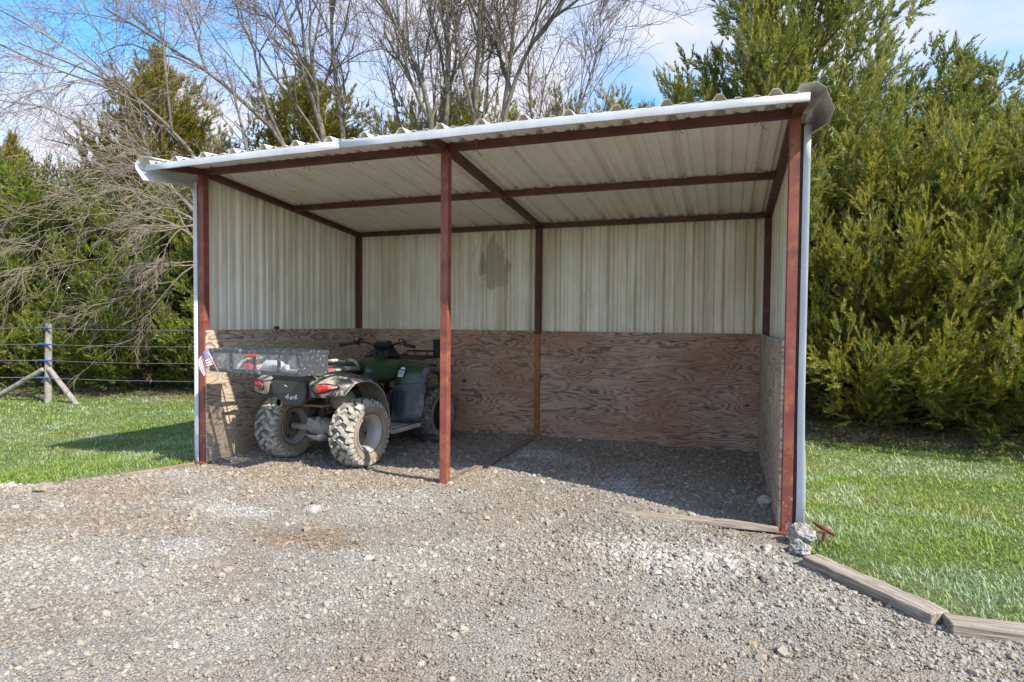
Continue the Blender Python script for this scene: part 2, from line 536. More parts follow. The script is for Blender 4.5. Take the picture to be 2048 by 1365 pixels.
rg = np.random.default_rng(3)
def gravel_z(x, y):
    z = H(x, y)
    z = z + rg.normal(0, .0035, len(x))
    return z
gx = np.concatenate([np.arange(-12, -1.5, .15), np.arange(-1.5, 6.6, .03), np.arange(6.6, 12, .15)])
gy = np.concatenate([np.arange(-9, -3.6, .15), np.arange(-3.6, 2.52, .03)])
gravel = grid_mesh('gravel_drive', gx, gy, gravel_z, m_gravel, keep=lambda x, y: inside(x, y))
tag(gravel, 'grey crushed limestone drive running into the open shed', 'gravel', kind='structure')

# loose stones: one uncountable mass, instanced on computed points
def stones_group():
    g = bpy.data.node_groups.new('stone_scatter', 'GeometryNodeTree')
    g.interface.new_socket('Geometry', in_out='INPUT', socket_type='NodeSocketGeometry')
    g.interface.new_socket('Geometry', in_out='OUTPUT', socket_type='NodeSocketGeometry')
    N, L = g.nodes, g.links
    gi, go = N.new('NodeGroupInput'), N.new('NodeGroupOutput')
    jn = N.new('GeometryNodeJoinGeometry')
    for k in range(6):
        ico = N.new('GeometryNodeMeshIcoSphere'); ico.inputs['Radius'].default_value = 1.0; ico.inputs['Subdivisions'].default_value = 2
        ns = N.new('ShaderNodeTexNoise'); ns.noise_dimensions = '4D'
        ns.inputs['W'].default_value = k*3.3; ns.inputs['Scale'].default_value = .9; ns.inputs['Detail'].default_value = 1.5
        sub = N.new('ShaderNodeVectorMath'); sub.operation = 'SUBTRACT'; sub.inputs[1].default_value = (.5, .5, .5)
        scl = N.new('ShaderNodeVectorMath'); scl.operation = 'MULTIPLY'; scl.inputs[1].default_value = (2.4, 2.4, 1.8)
        sp = N.new('GeometryNodeSetPosition')
        L.new(ns.outputs['Color'], sub.inputs[0]); L.new(sub.outputs[0], scl.inputs[0])
        L.new(ico.outputs['Mesh'], sp.inputs['Geometry']); L.new(scl.outputs[0], sp.inputs['Offset'])
        tr = N.new('GeometryNodeTransform'); tr.inputs['Scale'].default_value = (1, .8+.06*k, .62+.05*k)
        L.new(sp.outputs[0], tr.inputs['Geometry'])
        ti = N.new('GeometryNodeGeometryToInstance')
        L.new(tr.outputs[0], ti.inputs[0]); L.new(ti.outputs[0], jn.inputs[0])
    iop = N.new('GeometryNodeInstanceOnPoints')
    iop.inputs['Pick Instance'].default_value = True
    sa = N.new('GeometryNodeInputNamedAttribute'); sa.data_type = 'FLOAT'; sa.inputs['Name'].default_value = 'scl'
    rv = N.new('FunctionNodeRandomValue'); rv.data_type = 'FLOAT_VECTOR'
    rv.inputs[0].default_value = (-.5, -.5, 0); rv.inputs[1].default_value = (.5, .5, 6.28)
    ri = N.new('FunctionNodeRandomValue'); ri.data_type = 'INT'
    ri.inputs[4].default_value = 0; ri.inputs[5].default_value = 5
    L.new(gi.outputs[0], iop.inputs['Points']); L.new(jn.outputs[0], iop.inputs['Instance'])
    L.new(sa.outputs['Attribute'], iop.inputs['Scale'])
    L.new(rv.outputs[0], iop.inputs['Rotation']); L.new(ri.outputs[2], iop.inputs['Instance Index'])
    smt = N.new('GeometryNodeSetMaterial'); smt.inputs['Material'].default_value = m_stone
    L.new(iop.outputs[0], smt.inputs[0]); L.new(smt.outputs[0], go.inputs[0])
    return g

def stones():
    r = np.random.default_rng(11)
    P = []
    # density falls with distance from the place where the drive is widest
    n = 560000
    x = r.uniform(-3.0, 6.8, n); y = r.uniform(-3.4, 2.42, n)
    d = np.hypot(x-4.4, y+4.1)
    clump = .5+.5*np.sin(x*1.7+2*np.sin(y*1.3))*np.sin(y*2.1+1.3*np.sin(x*.9))
    keep = inside(x, y) & (r.uniform(0, 1, n) < np.clip(2.7/d, .22, 1)*(.45+.55*clump))
    x, y, d = x[keep], y[keep], d[keep]
    s = .0035*np.exp(r.normal(0, .40, len(x)))*(1+.14*np.clip(d-2, 0, 4))
    # a sprinkling of larger stones
    big = r.uniform(0, 1, len(x)) < .022
    s[big] *= r.uniform(1.7, 3.2, big.sum())
    rough = np.exp(-(((x-4.3)/.8)**2+((y+.75)/.38)**2))
    s *= 1+.65*rough
    s = np.clip(s, .002, .024)
    z = H(x, y)+s*.30
    me = bpy.data.meshes.new('gravel_stones')
    me.vertices.add(len(x)); me.vertices.foreach_set('co', np.stack([x, y, z], 1).astype(np.float32).ravel())
    a = me.attributes.new('scl', 'FLOAT', 'POINT'); a.data.foreach_set('value', s.astype(np.float32))
    me.materials.append(m_stone)
    o = link(bpy.data.objects.new('gravel_stones', me))
    md = o.modifiers.new('scatter', 'NODES'); md.node_group = stones_group()
    tag(o, 'loose pale gravel stones scattered over the drive', 'gravel', kind='stuff')
stones()

# ------------------------------------------------------------------ the open shed
W, D = 4.87, 2.44
PW = .064
ZF = 2.622            # underside of the front beam
SL = .0905            # roof fall towards the back
OH = .43              # front overhang
def zb(y):            # underside of rafters
    return ZF - SL*y if y >= 0 else ZF + .085*y
def zr(y):            # underside of the roof sheet
    return zb(y) + .055

def bow(x, y):       # the front edge of the old roof is crowned and droops to the right
    return (.006-.028*((x-2.2)/2.7)**2)*min(1.0, max(0.0, -y/OH))

shed = empty('open_shed', (0, 0, 0))
tag(shed, 'open-fronted lean-to shed with red steel posts, white ribbed metal and plywood lining', 'shed')

def rust_post_mat():
    t = NT('rusted_back_post', .75)
    v = t.coord()
    z = t.sep(t.tc.outputs['Object'])[2]
    n = t.noise(v, 11, 7, .7)
    low = t.ramp(t.math('ADD', z, t.math('MULTIPLY', n, .06)), [(.38, 1.0), (.40, 0.0)])
    z2 = t.math('MULTIPLY', z, .3333)
    f = t.ramp(t.math('ADD', z2, t.math('MULTIPLY', n, .02)), [(.405, 1.0), (.42, 0.0)])
    rust = t.ramp(n, [(.3, (.20, .065, .018)), (.55, (.33, .125, .035)), (.75, (.40, .20, .09))])
    paint = t.ramp(n, [(.3, (.07, .022, .018)), (.65, (.13, .04, .03))])
    t.color(t.mix(f, paint, rust))
    t.bump(t.noise(v, 60, 4), .3, .004)
    return t.m
m_steel_rust = rust_post_mat()

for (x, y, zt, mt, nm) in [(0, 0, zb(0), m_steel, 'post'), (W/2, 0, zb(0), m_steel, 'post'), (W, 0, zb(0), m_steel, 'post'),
                           (0, D, zb(D), m_steel_shade, 'post'), (W/2, D-.012, zb(D), m_steel_rust, 'post'), (W, D, zb(D), m_steel_shade, 'post')]:
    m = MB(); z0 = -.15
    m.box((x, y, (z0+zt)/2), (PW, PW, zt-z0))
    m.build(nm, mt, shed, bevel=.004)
# base weld plates and bolts at the front posts
for x in (0, W):
    MB().box((x, -.02, hz(x, 0)+.012), (.13, .12, .012)).build('base_plate', m_rustiron, shed, bevel=.002)

# rafters (continuous, bent over the front beam) and purlins
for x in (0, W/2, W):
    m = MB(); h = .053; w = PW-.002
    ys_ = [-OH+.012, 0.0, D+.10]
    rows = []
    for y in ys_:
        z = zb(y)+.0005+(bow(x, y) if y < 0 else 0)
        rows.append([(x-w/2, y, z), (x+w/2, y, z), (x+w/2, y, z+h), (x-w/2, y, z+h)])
    m.loft(rows, closed=True, cap=True).build('rafter', m_steel_shade, shed, bevel=.003)
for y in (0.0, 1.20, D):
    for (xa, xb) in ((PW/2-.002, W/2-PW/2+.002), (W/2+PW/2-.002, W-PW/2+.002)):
        MB().box(((xa+xb)/2, y, zb(y)+.0275), (xb-xa, PW-.004, .052)).build('purlin', m_steel_shade, shed, bevel=.003)
# wire ties twisted round the front beam
for i, x in enumerate([.05, .34, .81, 1.17, 1.61, 2.19, 2.70, 4.16, 4.66]):
    r2 = random.Random(i)
    z = zb(0)
    a = r2.uniform(-.02, .02)
    pts = [(x+a, -.040, z+.056), (x+a*.5, -.042, z+.03), (x, -.040, z-.006)]
    k = r2.uniform(.02, .06)
    pts2 = pts + [(x+.012, -.03, z-.02-k*.3), (x+.02+k*.5, -.045, z-.02-k), ]
    m = MB().tube(pts2, .0022, 5)
    m.tube([(x, -.040, z-.006), (x-.01-k*.4, -.05, z-.028-k*.3)], .0022, 5)
    m.build('wire_tie', m_wire, shed, smooth=0)

# ribbed steel sheets
RIB = .305
def rib_profile(u0, u1, phase):
    """list of (u, h) over [u0, u1]: R panel, high ribs each 0.305 m, two low ribs between"""
    pts = []
    k0 = int(math.floor((u0-phase)/RIB))-1; k1 = int(math.ceil((u1-phase)/RIB))+1
    base = []
    for k in range(k0, k1+1):
        c = phase+k*RIB
        base += [(c-.042, 0), (c-.015, .038), (c+.015, .038), (c+.042, 0)]
        for q in (1/3, 2/3):
            d = c+RIB*q
            base += [(d-.024, 0), (d-.010, .010), (d+.010, .010), (d+.024, 0)]
    us = np.array([b[0] for b in base]); hs = np.array([b[1] for b in base])
    out = [(u0, float(np.interp(u0, us, hs)))] + [b for b in base if u0 < b[0] < u1] + [(u1, float(np.interp(u1, us, hs)))]
    return out
def sheet(name, mat, u0, u1, phase, nv, fmap, th=.0016):
    """fmap(u, t, h) -> world point, t runs 0..1 along the sheet"""
    pr = rib_profile(u0, u1, phase)
    m = MB()
    top = [[fmap(u, t, h) for (u, h) in pr] for t in nv]
    bot = [[fmap(u, t, h-th) for (u, h) in pr] for t in nv]
    rows = [a + b[::-1] for a, b in zip(top, bot)]
    m.loft(rows, closed=True, cap=True)
    return m.build(name, mat, shed, smooth=28)

RX0, RX1 = -.20, W+.035
def fm_roof(lift):
    def f(u, t, h):
        y = -OH + t*(D+.16+OH)
        return (u, y, zr(y)+.003+h+lift+bow(u, y))
    return f
tkink = OH/(D+.16+OH)
edges = [RX0] + [.456-.05+k*.915 for k in range(0, 5)] + [RX1]
for i in range(len(edges)-1):
    a, b = edges[i], edges[i+1]+(.05 if i < len(edges)-2 else 0)
    lift = .0022*(i % 2)
    sheet('roof_sheet', m_roof, a, b, .456, [0, tkink*.5, tkink, tkink+.02, .55, .78, 1], fm_roof(lift))
# side walls: ribs face outwards
def side_wall(xw, sgn):
    ph = .11
    eds = [.0 if sgn < 0 else .05, .83, 1.745, D+.035]
    for i in range(3):
        a, b = eds[i], eds[i+1]+(.04 if i < 2 else 0)
        lift = .002*(i % 2)
        def f(u, t, h, lift=lift):
            z0 = -.04; z1 = zr(max(u, 0))-.004
            return (xw+sgn*(h+lift+.002), u, z0+t*(z1-z0))
        sheet('wall_sheet', m_side, a, b, ph, [0, .5, 1], f)
side_wall(-PW/2-.001, -1)
side_wall(W+PW/2+.001, 1)
eds = [-.03, .90, 1.815, 2.73, 3.645, W+.03]
for i in range(5):
    a, b = eds[i], eds[i+1]+(.04 if i < 4 else 0)
    lift = .002*(i % 2)
    def f(u, t, h, lift=lift):
        return (u, D+PW/2+.003+h+lift, -.04+t*(zr(D)+.04-.004))
    sheet('wall_sheet', m_wall, a, b, .21, [0, .5, 1], f)

# fascia strip in two lengths, with a lip under the sheets
def fascia(x0, x1, dz):
    m = MB(); yf = -OH-.012
    rows = []
    n = 8
    for k in range(n+1):
        x = x0+(x1-x0)*k/n
        wv = .0025*math.sin(x*5.3)+.002*math.sin(x*13)
        zt = zr(-OH)-.006+dz+bow(x, -OH); zbm = zr(-OH)-.058+dz+bow(x, -OH)*.5
        rows.append([(x, yf+.03, zt-.008), (x, yf+.0, zt), (x, yf-.004+wv, (zt+zbm)/2), (x, yf+wv, zbm), (x, yf+.016+wv, zbm-.001), (x, yf+.018+wv, zbm+.006)])
    m.loft(rows)
    m.build('fascia_strip', m_trim, shed, smooth=30, solid=.0015)
fascia(-.155, 1.78, 0.0)
fascia(1.772, W+.032, .0022)

# rake trim on the left: hanging, flared at its front end
rows = []
for k in range(9):
    t = k/8; y = -.475+t*(D+.65)
    fl = max(0, 1-t*5)
    z = zr(max(y, -OH))
    rows.append([(-.10, y, z+.040), (-.19-.0*fl, y, z+.036), (-.222-.02*fl, y, z-.005), (-.222-.012*fl, y, z-.05), (-.20+.02*fl, y, z-.10-.015*fl), (-.185+.035*fl, y, z-.125-.03*fl)])
MB().loft(rows).build('rake_trim', m_trim, shed, smooth=50, solid=.002)
# rake trim on the right: front end torn loose and curling outwards
rows = []
for k in range(13):
    t = k/12; y = -.46+t*(D+.62)
    fl = max(0.0, 1-t*3.2); fl = fl*fl*(3-2*fl)
    z = zr(max(y, -OH))
    rows.append([(W-.02, y, z+.040-.012*fl), (W+.05+.02*fl, y+.05*fl, z+.041+.0*fl), (W+.075+.050*fl, y+.12*fl, z+.020+.012*fl),
                 (W+.076+.100*fl, y+.16*fl, z-.03-.055*fl), (W+.074+.085*fl, y+.20*fl, z-.06-.085*fl), (W+.068+.01*fl, y+.36*fl, z-.085-.065*fl)])
MB().loft(rows).build('rake_trim', m_rooftop, shed, smooth=30, solid=.002)

# white corner trims
def corner(x_in, x_out, sgn, bend):
    rows = []
    for k in range(13):
        t = k/12; z = -.03+t*(zr(0)-.12+.03)
        bx = bend*math.exp(-((z-.25)/.3)**2)
        rows.append([(x_in+bx*.3, -.038, z), (x_out+bx, -.040-.02*bx, z), (x_out+bx, .06, z)])
    MB().loft(rows).build('corner_trim', m_trim, shed, smooth=25, solid=.0016)
corner(-PW/2-.004, -.079, -1, -.004)
corner(W+PW/2+.016, W+.088, 1, .018)
for x in (-.0, W):
    MB().box((x, D+.075, 1.15), (.13, .002, 2.3)).build('corner_trim', m_trim, shed)

MB().box((W+PW/2+.0145, .010, 1.28), (.027, .04, 2.60)).build('gap_shade_strip', m_black_gap, shed)  # dark strip standing in for the shade in the gap beside the post
# plywood lining
def ply(x0, x1, y0, y1, z0, z1, mat, wob=0.0):
    m = MB(); m.box(((x0+x1)/2, (y0+y1)/2, (z0+z1)/2), (x1-x0, y1-y0, z1-z0))
    return m.build('plywood_panel', mat, shed, bevel=.002)
ply(PW/2+.018, W/2-PW/2-.002, D-.022, D-.006, -.05, 1.222, m_ply_a)
ply(W/2+PW/2+.002, W-PW/2-.018, D-.024, D-.008, -.05, 1.218, m_ply_b)
ply(PW/2+.001, PW/2+.017, -.025, D-.006, -.04, 1.224, m_ply_side)
ply(W-PW/2-.017, W-PW/2-.001, -.020, D-.008, -.06, 1.216, m_ply_side)
# steel bracket at the top of the joint between the two back panels
MB().box((W/2, D-.050, 1.20), (.075, .008, .035)).build('bracket', m_rustiron, shed, bevel=.002)

# roof screws seen from below, and washers along the purlins
sm_ = MB()
for y in (0.0, 1.20):
    for k in range(15):
        x = .16+k*.33 + .02*math.sin(k*3.1)
        yy = y + (.08 if k % 2 else -.07)
        sm_.box((x, yy, zr(yy)-.011), (.008, .008, .024))
sc = sm_.build('screw', m_rustiron, shed)
sc['kind'] = 'stuff'

# ------------------------------------------------------------------ boards and timbers on the ground
def wood_mat(name, c1, c2, ang):
    t = NT(name, .9)
    def vec(sc):
        mp = t.n.new('ShaderNodeMapping'); mp.inputs['Rotation'].default_value = (0, 0, -ang)
        m2 = t.n.new('ShaderNodeMapping'); m2.inputs['Scale'].default_value = sc
        t.l.new(t.tc.outputs['Object'], mp.inputs['Vector']); t.l.new(mp.outputs[0], m2.inputs['Vector'])
        return m2.outputs[0]
    g1 = t.noise(vec((2.5, 55, 55)), 1.0, 5, .65, .4)
    g2 = t.noise(vec((5, 9, 9)), 1.0, 6, .65)
    c = t.ramp(g1, [(.30, tuple(x*.4 for x in c2)), (.42, c2), (.62, c1)])
    c = t.mix(t.ramp(g2, [(.45, 0.0), (.7, .6)]), c, tuple(x*.8 for x in c2))
    t.color(c)
    t.bump(t.math('ADD', g1, t.math('MULTIPLY', g2, .5)), .9, .012)
    return t.m
WOODS = {'grey': ((.40, .335, .26), (.23, .18, .135)), 'brown': ((.30, .22, .15), (.17, .12, .08))}
def board(name, a, b, w, h, mat, label, cat, group=None, sag=0.0, seed=0):
    r = random.Random(seed)
    a, b = Vector(a), Vector(b); d = b-a; L = d.length
    mat = wood_mat('board_wood', *WOODS['grey' if mat == m_timber else 'brown'], math.atan2(d.y, d.x))
    dx = d.normalized(); s = Vector((dx.y, -dx.x, 0)).normalized()
    rows = []; n = 10
    for k in range(n+1):
        t = k/n; p = a+d*t
        j1, j2 = r.uniform(-.007, .007), r.uniform(-.007, .007)
        p = p+Vector((0, 0, sag*math.sin(t*PI)))
        rows.append([p-s*(w/2+j1), p+s*(w/2+j2), p+s*(w/2-.004+j2)+Vector((0, 0, h)), p-s*(w/2-.005+j1)+Vector((0, 0, h+j2))])
    o = MB().loft(rows, closed=True, cap=True).build(name, mat, None, smooth=20, bevel=.006)
    tag(o, label, cat, group)
    return o
board('floor_divider', (2.455, .05, .035), (2.46, 2.38, -.012), .085, .035, m_timber2, 'weathered board lying on edge between the middle post and the back wall', 'board', seed=1)
board('threshold_board', (3.80, -.06, -.014), (4.82, -.045, -.010), .075, .034, m_timber, 'pale half buried threshold board along the right bay of the shed', 'board', seed=2)
board('landscape_timber', (4.945, -.55, -.055), (5.40, -1.075, -.055), .125, .10, m_timber, 'landscape timber edging from the broken concrete to a cracked joint', 'timber', 'timbers edging the right lawn', seed=3)
board('landscape_timber', (5.415, -1.115, -.060), (7.6, -1.02, -.05), .135, .10, m_timber, 'landscape timber edging the lawn beyond the cracked joint', 'timber', 'timbers edging the right lawn', seed=4)
board('edging_board', (-.02, -.10, -.03), (-.62, -1.05, -.055), .06, .055, m_timber2, 'thin brown edging board along the grass by the left post', 'board', seed=5)

# ------------------------------------------------------------------ rocks
def rock(name, loc, s, seed, mat, label, cat='rock', group=None, flat=.65, sub=3):
    import bmesh
    r = random.Random(seed)
    bm = bmesh.new(); bmesh.ops.create_icosphere(bm, subdivisions=sub, radius=1)
    dirs = [(Vector((r.gauss(0, 1), r.gauss(0, 1), r.gauss(0, 1))).normalized(), r.uniform(.62, .9)) for _ in range(14)]
    from mathutils import noise
    for v in bm.verts:
        p = v.co.copy()
        for d, c in dirs:
            q = p.dot(d)
            if q > c: p -= d*(q-c)
        p *= 1+.20*noise.noise(p*2.6+Vector((seed, 0, 0)))+.13*noise.noise(p*7+Vector((seed, 3, 0)))+(.10*noise.noise(p*15+Vector((seed, 3, 0))) if sub > 3 else 0)
        v.co = Vector((p.x*s*r.uniform(.995, 1.005), p.y*s*.85, p.z*s*flat))
    me = bpy.data.meshes.new(name); bm.to_mesh(me); bm.free()
    me.materials.append(mat)
    o = link(bpy.data.objects.new(name, me))
    o.location = (loc[0], loc[1], hz(loc[0], loc[1])+(loc[2] if len(loc) > 2 else s*flat*.45))
    o.rotation_euler = (0, 0, r.uniform(0, 6.28))
    tag(o, label, cat, group)
    return o
rock('rock', (1.86, -.84), .058, 1, m_rock, 'white limestone rock lying alone before the quad bike on open gravel')
rock('rock', (4.78, .55), .068, 2, m_rock, 'pale round rock inside the shed beside the right plywood panel')
rock('rock', (3.93, -.72), .034, 3, m_rock, 'small white rock on sunlit gravel before the threshold board')
rock('rock', (4.53, -.25), .055, 4, m_rock_brown, 'brown dirt clod against the threshold board')
rock('rock', (2.98, 2.28), .045, 5, m_rock, 'grey rock against the back plywood right of the middle back post')
rock('rock', (1.68, 2.38), .045, 6, m_rock, 'pale rock at the back plywood beyond the quad bike')
rock('rock', (3.80, -1.53), .036, 7, m_rock_brown, 'flat tan clod bedded in the open gravel')
rock('rock', (-.42, -1.12), .075, 8, m_rock_brown, 'dark stone beside the end of the brown edging board')
rock('rock', (4.61, -1.56), .022, 9, simple('yellow_leaf_stone', (.42, .34, .18), (.3, .22, .1), 20, .9), 'small yellowish stone on the gravel before the landscape timber')
rock('rock', (2.86, -1.69), .026, 10, m_rock_brown, 'reddish brown clod on open gravel before the dirt patch')
for i, (x, y, s) in enumerate([(4.61, -.56, .03), (4.16, -1.0, .03), (4.74, -.36, .035), (4.3, -.62, .026), (4.05, -.55, .024), (4.75, -.75, .028), (3.7, -.55, .022), (4.45, -.85, .026),
                               (4.55, -1.22, .022), (3.2, -1.0, .020), (2.6, -.5, .018), (.9, -.6, .03), (.2, -.75, .03), (1.2, -1.25, .026), (3.3, 1.2, .024), (4.2, .9, .02), (4.5, 1.6, .024), (1.9, .4, .018), (3.5, .1, .02), (-.1, -1.5, .03)]):
    rock('pebble', (x, y), s, 20+i, m_rock if i % 4 else m_rock_brown, 'whitish pebble lying loose in the gravel' if i % 4 else 'brown pebble lying loose in the gravel', 'pebble', 'larger white pebbles in the gravel' if i % 4 else 'larger brown pebbles in the gravel', sub=2)
rock('concrete_chunk', (4.93, -.20, .055), .085, 41, m_concrete, 'rough lump of concrete heaped against the right front post', 'concrete', flat=.9, sub=5)
rock('concrete_chunk', (4.915, -.37, .03), .080, 44, m_concrete, 'jagged whitish concrete chunk lying at the end of the landscape timber', 'concrete', flat=.62, sub=5)

# rusty pipe stub beside the post
rp = empty('rusty_pipe_stub', (5.06, -.14, -.02))
rp.scale = (.9, .9, .9)
tag(rp, 'rusted bent pipe stub sticking up from the grass beside the right corner', 'pipe')
MB().tube([(0, -.03, -.03), (.012, -.01, .06), (.02, 0, .085)], [.012, .014, .014], 8).build('stem', m_rustiron, rp, smooth=40)
MB().tube([(-.055, .03, .135), (.01, .01, .10), (.075, -.02, .072)], [.013, .017, .012], 10).build('cross_pipe', m_rustiron, rp, smooth=40)
MB().tube([(-.05, -.01, .075), (.02, 0, .085), (.055, .03, .088)], [.008, .012, .010], 8).build('side_pipe', m_rustiron, rp, smooth=40)

# black cap on the plywood edge
cp = MB().lathe([(0, .0), (0, .022), (.006, .026), (.022, .026), (.032, .018), (.034, 0)], 14, (.041, .886, 1.2245), 'z').build('rubber_cap', simple('black_rubber', (.02, .02, .02), (.01, .01, .01), 9, .6), None, smooth=40)
tag(cp, 'small round black cap sitting on the left plywood top edge', 'cap')

# ------------------------------------------------------------------ wire fence on the left
fx, fy = -7.0, 3.10
fz = hz(fx, fy)
fence = empty('wire_fence', (fx, fy, fz))
tag(fence, 'round wooden fence post with two diagonal braces and strands of wire', 'fence')
MB().tube([(0, 0, -.2), (.02, 0, .7), (.045, 0, 1.42)], [.062, .057, .052], 12).build('post', m_post_wood, fence, smooth=40)
MB().tube([(.06, -.02, .62), (.60, .12, -.05)], [.045, .048], 10).build('brace', m_post_wood, fence, smooth=40)
MB().tube([(-.06, -.03, .60), (-1.35, -.22, -.06)], [.045, .048], 10).build('brace', m_post_wood, fence, smooth=40)
for i, z in enumerate((1.34, 1.05, .76, .45)):
    pts = [(-4.5+4.5*k/6, -.9+.9*k/6-.07, z+.0-.02*math.sin(k/6*PI)) for k in range(7)]
    MB().tube(pts, .0055, 5).build('wire', m_fwire, fence)
    MB().tube([(.06+3.2*k/5, -.05+.75*k/5, z-.02*math.sin(k/5*PI)) for k in range(6)], .004, 5).build('wire', m_fwire, fence)
    MB().tube([(-.16, -.075, z), (-.03, -.085, z+.004), (.19, -.045, z)], [.014, .017, .013], 8).build('insulator', m_blue, fence, smooth=40)

# ------------------------------------------------------------------ quad bike
m_plastic = muddy('black_plastic_muddy', (.018, .019, .021), MUD, 9, .465, .56, .38)
m_plastic_lo = muddy('black_plastic_dusty', (.028, .033, .042), (.30, .28, .245), 7, .50, .72, .36)
m_plastic_hi = muddy('black_plastic_caked', (.025, .024, .022), (.40, .355, .285), 12, .36, .50, .5)
m_liner = muddy('caked_wheel_well', (.10, .085, .065), (.27, .225, .17), 9, .3, .6, .8)
m_green = muddy('dark_green_plastic', (.026, .058, .022), (.16, .15, .11), 4, .62, .86, .30, 60)
m_blk = simple('satin_black', (.016, .016, .017), (.010, .010, .010), 10, .35)
m_blkm = muddy('rack_tube_muddy', (.016, .016, .017), (.46, .425, .36), 14, .44, .52, .35)
m_seat = simple('seat_vinyl', (.018, .018, .018), (.011, .011, .011), 30, .5, 0, .2, 200, .001)
m_tyre = muddy('muddy_tyre', (.045, .042, .038), (.42, .385, .315), 8, .34, .52, .85)
m_tyre_f = muddy('muddy_front_tyre', (.030, .029, .027), (.28, .25, .20), 8, .44, .66, .85)
m_carcass = muddy('tyre_carcass', (.060, .053, .043), (.27, .235, .185), 9, .40, .62, .9)
m_wall_t = muddy('muddy_sidewall', (.12, .095, .065), (.36, .285, .19), 6, .3, .6, .9)
m_rim = muddy('muddy_silver_rim', (.42, .42, .40), (.40, .33, .23), 5, .42, .66, .32)
m_rim_in = muddy('muddy_inner_rim', (.10, .085, .07), (.22, .175, .125), 6, .4, .6, .7)
m_rim_f = simple('dark_front_rim', (.035, .034, .033), (.02, .02, .02), 9, .4, .3)
m_gearcase = muddy('muddy_gearcase', (.20, .18, .15), (.40, .36, .30), 9, .35, .6, .8)
m_frame = simple('muddy_frame', (.055, .047, .038), (.025, .023, .02), 10, .8)
m_skid = simple('scraped_skid_plate', (.52, .52, .50), (.28, .26, .23), 12, .45, .5)
m_exh = simple('rusted_exhaust', (.28, .18, .11), (.15, .09, .055), 14, .7, .4)
m_exh_tip = simple('exhaust_tip', (.42, .34, .27), (.3, .2, .14), 14, .6, .4)
m_hole = simple('soot_and_hole_shade', (.006, .005, .005), (.004, .004, .004), 9, .9)
m_white = simple('white_print', (.75, .75, .73), (.6, .6, .58), 20, .5)
m_grey_panel = simple('grey_tail_panel', (.060, .062, .062), (.042, .043, .043), 8, .5)
m_steeltube = simple('bare_steel', (.4, .4, .4), (.3, .3, .3), 10, .35, .9)
m_yellow = simple('yellow_switch', (.7, .55, .05), (.6, .45, .04), 10, .5)
m_red = simple('red_switch', (.6, .05, .03), (.5, .04, .03), 10, .5)
m_screen = simple('meter_glass', (.22, .24, .25), (.17, .19, .20), 5, .12)
m_basket = muddy('basket_steel', (.060, .065, .074), (.48, .46, .42), 34, .55, .63, .4)
m_mesh = muddy('basket_mesh_steel', (.16, .16, .155), (.46, .44, .39), 10, .42, .56, .5)
m_reflector = simple('orange_reflector', (.75, .10, .04), (.6, .06, .03), 30, .25)
def lens_mat():
    t = NT('red_tail_lens', .2)
    v = t.coord()
    n = t.noise(v, 9, 8, .7); n2 = t.noise(v, 120, 3, .7)
    f = t.ramp(t.math('ADD', t.math('MULTIPLY', n, .7), t.math('MULTIPLY', n2, .3)), [(.50, 0.0), (.57, .85)])
    t.color(t.mix(f, (.55, .018, .022), (.45, .34, .28)))
    t.rough(t.ramp(f, [(0, .15), (1, .9)]))
    return t.m
m_lens = lens_mat()

ATV_O = (.95, .45, hz(.95, .45)+.004)
atv = empty('quad_bike', ATV_O, math.radians(-5))
tag(atv, 'muddy dark green and black quad bike parked under the left bay of the shed', 'quad bike')

def tyre_mesh(w, R, rim, nlug, seed):
    """tyre on the x axis: carcass with deep angled lugs"""
    m = MB(); h = w/2
    prof = [(-h*.68, rim+.002), (-h*.85, rim+.016), (-h*.97, rim+.044), (-h*1.0, rim+.07), (-h*.95, rim+.10), (-h*.80, R-.040), (-h*.45, R-.030), (0, R-.027)]
    prof = prof + [(-a, r) for a, r in prof[-2::-1]]
    m.lathe(prof, 48)
    body = m; m = MB()
    def surf(x):
        xs_ = [-h, -h*.95, -h*.80, -h*.45, 0, h*.45, h*.80, h*.95, h]; q_ = [rim+.07, rim+.10, R-.040, R-.030]
        return float(np.interp(x, xs_, q_+[R-.027]+q_[::-1]))
    def lug(xc, th, hl, hw, ang, ht):
        q = []
        for (a, b) in ((-1, -1), (1, -1), (1, 1), (-1, 1)):
            dx = a*hl*math.cos(ang)-b*hw*math.sin(ang); dt = a*hl*math.sin(ang)+b*hw*math.cos(ang)
            q.append((xc+dx, dt))
        lo = []; hi = []
        for (x, s) in q:
            x = max(-h*.985, min(h*.985, x))
            r0 = surf(x)
            t = th+s/R
            lo.append((x, (r0-.006)*math.cos(t), (r0-.006)*math.sin(t)))
            x2 = xc+(x-xc)*.82; t2 = th+s*.80/R
            r1 = min(surf(x2)+ht+.008, R+.002)
            lo_r = r1
            hi.append((x2, lo_r*math.cos(t2), lo_r*math.sin(t2)))
        m.add(lo+hi, [(4, 5, 6, 7), (0, 1, 5, 4), (1, 2, 6, 5), (2, 3, 7, 6), (3, 0, 4, 7)])
    r = random.Random(seed)
    step = 2*PI/nlug
    for k in range(nlug):
        t = k*step
        for s in (-1, 1):
            o = t+(.5*step if s > 0 else 0)
            lug(s*h*.25, o, h*.42, .0185, s*.66, .016)
            lug(s*h*.62, o+.38*step, h*.40, .0185, s*.50, .018)
            lug(s*h*.84, o+.80*step, h*.20, .0225, s*.15, .022)
            lug(s*h*.93, o+.30*step, h*.08, .020, 0, .020)
    return body, m

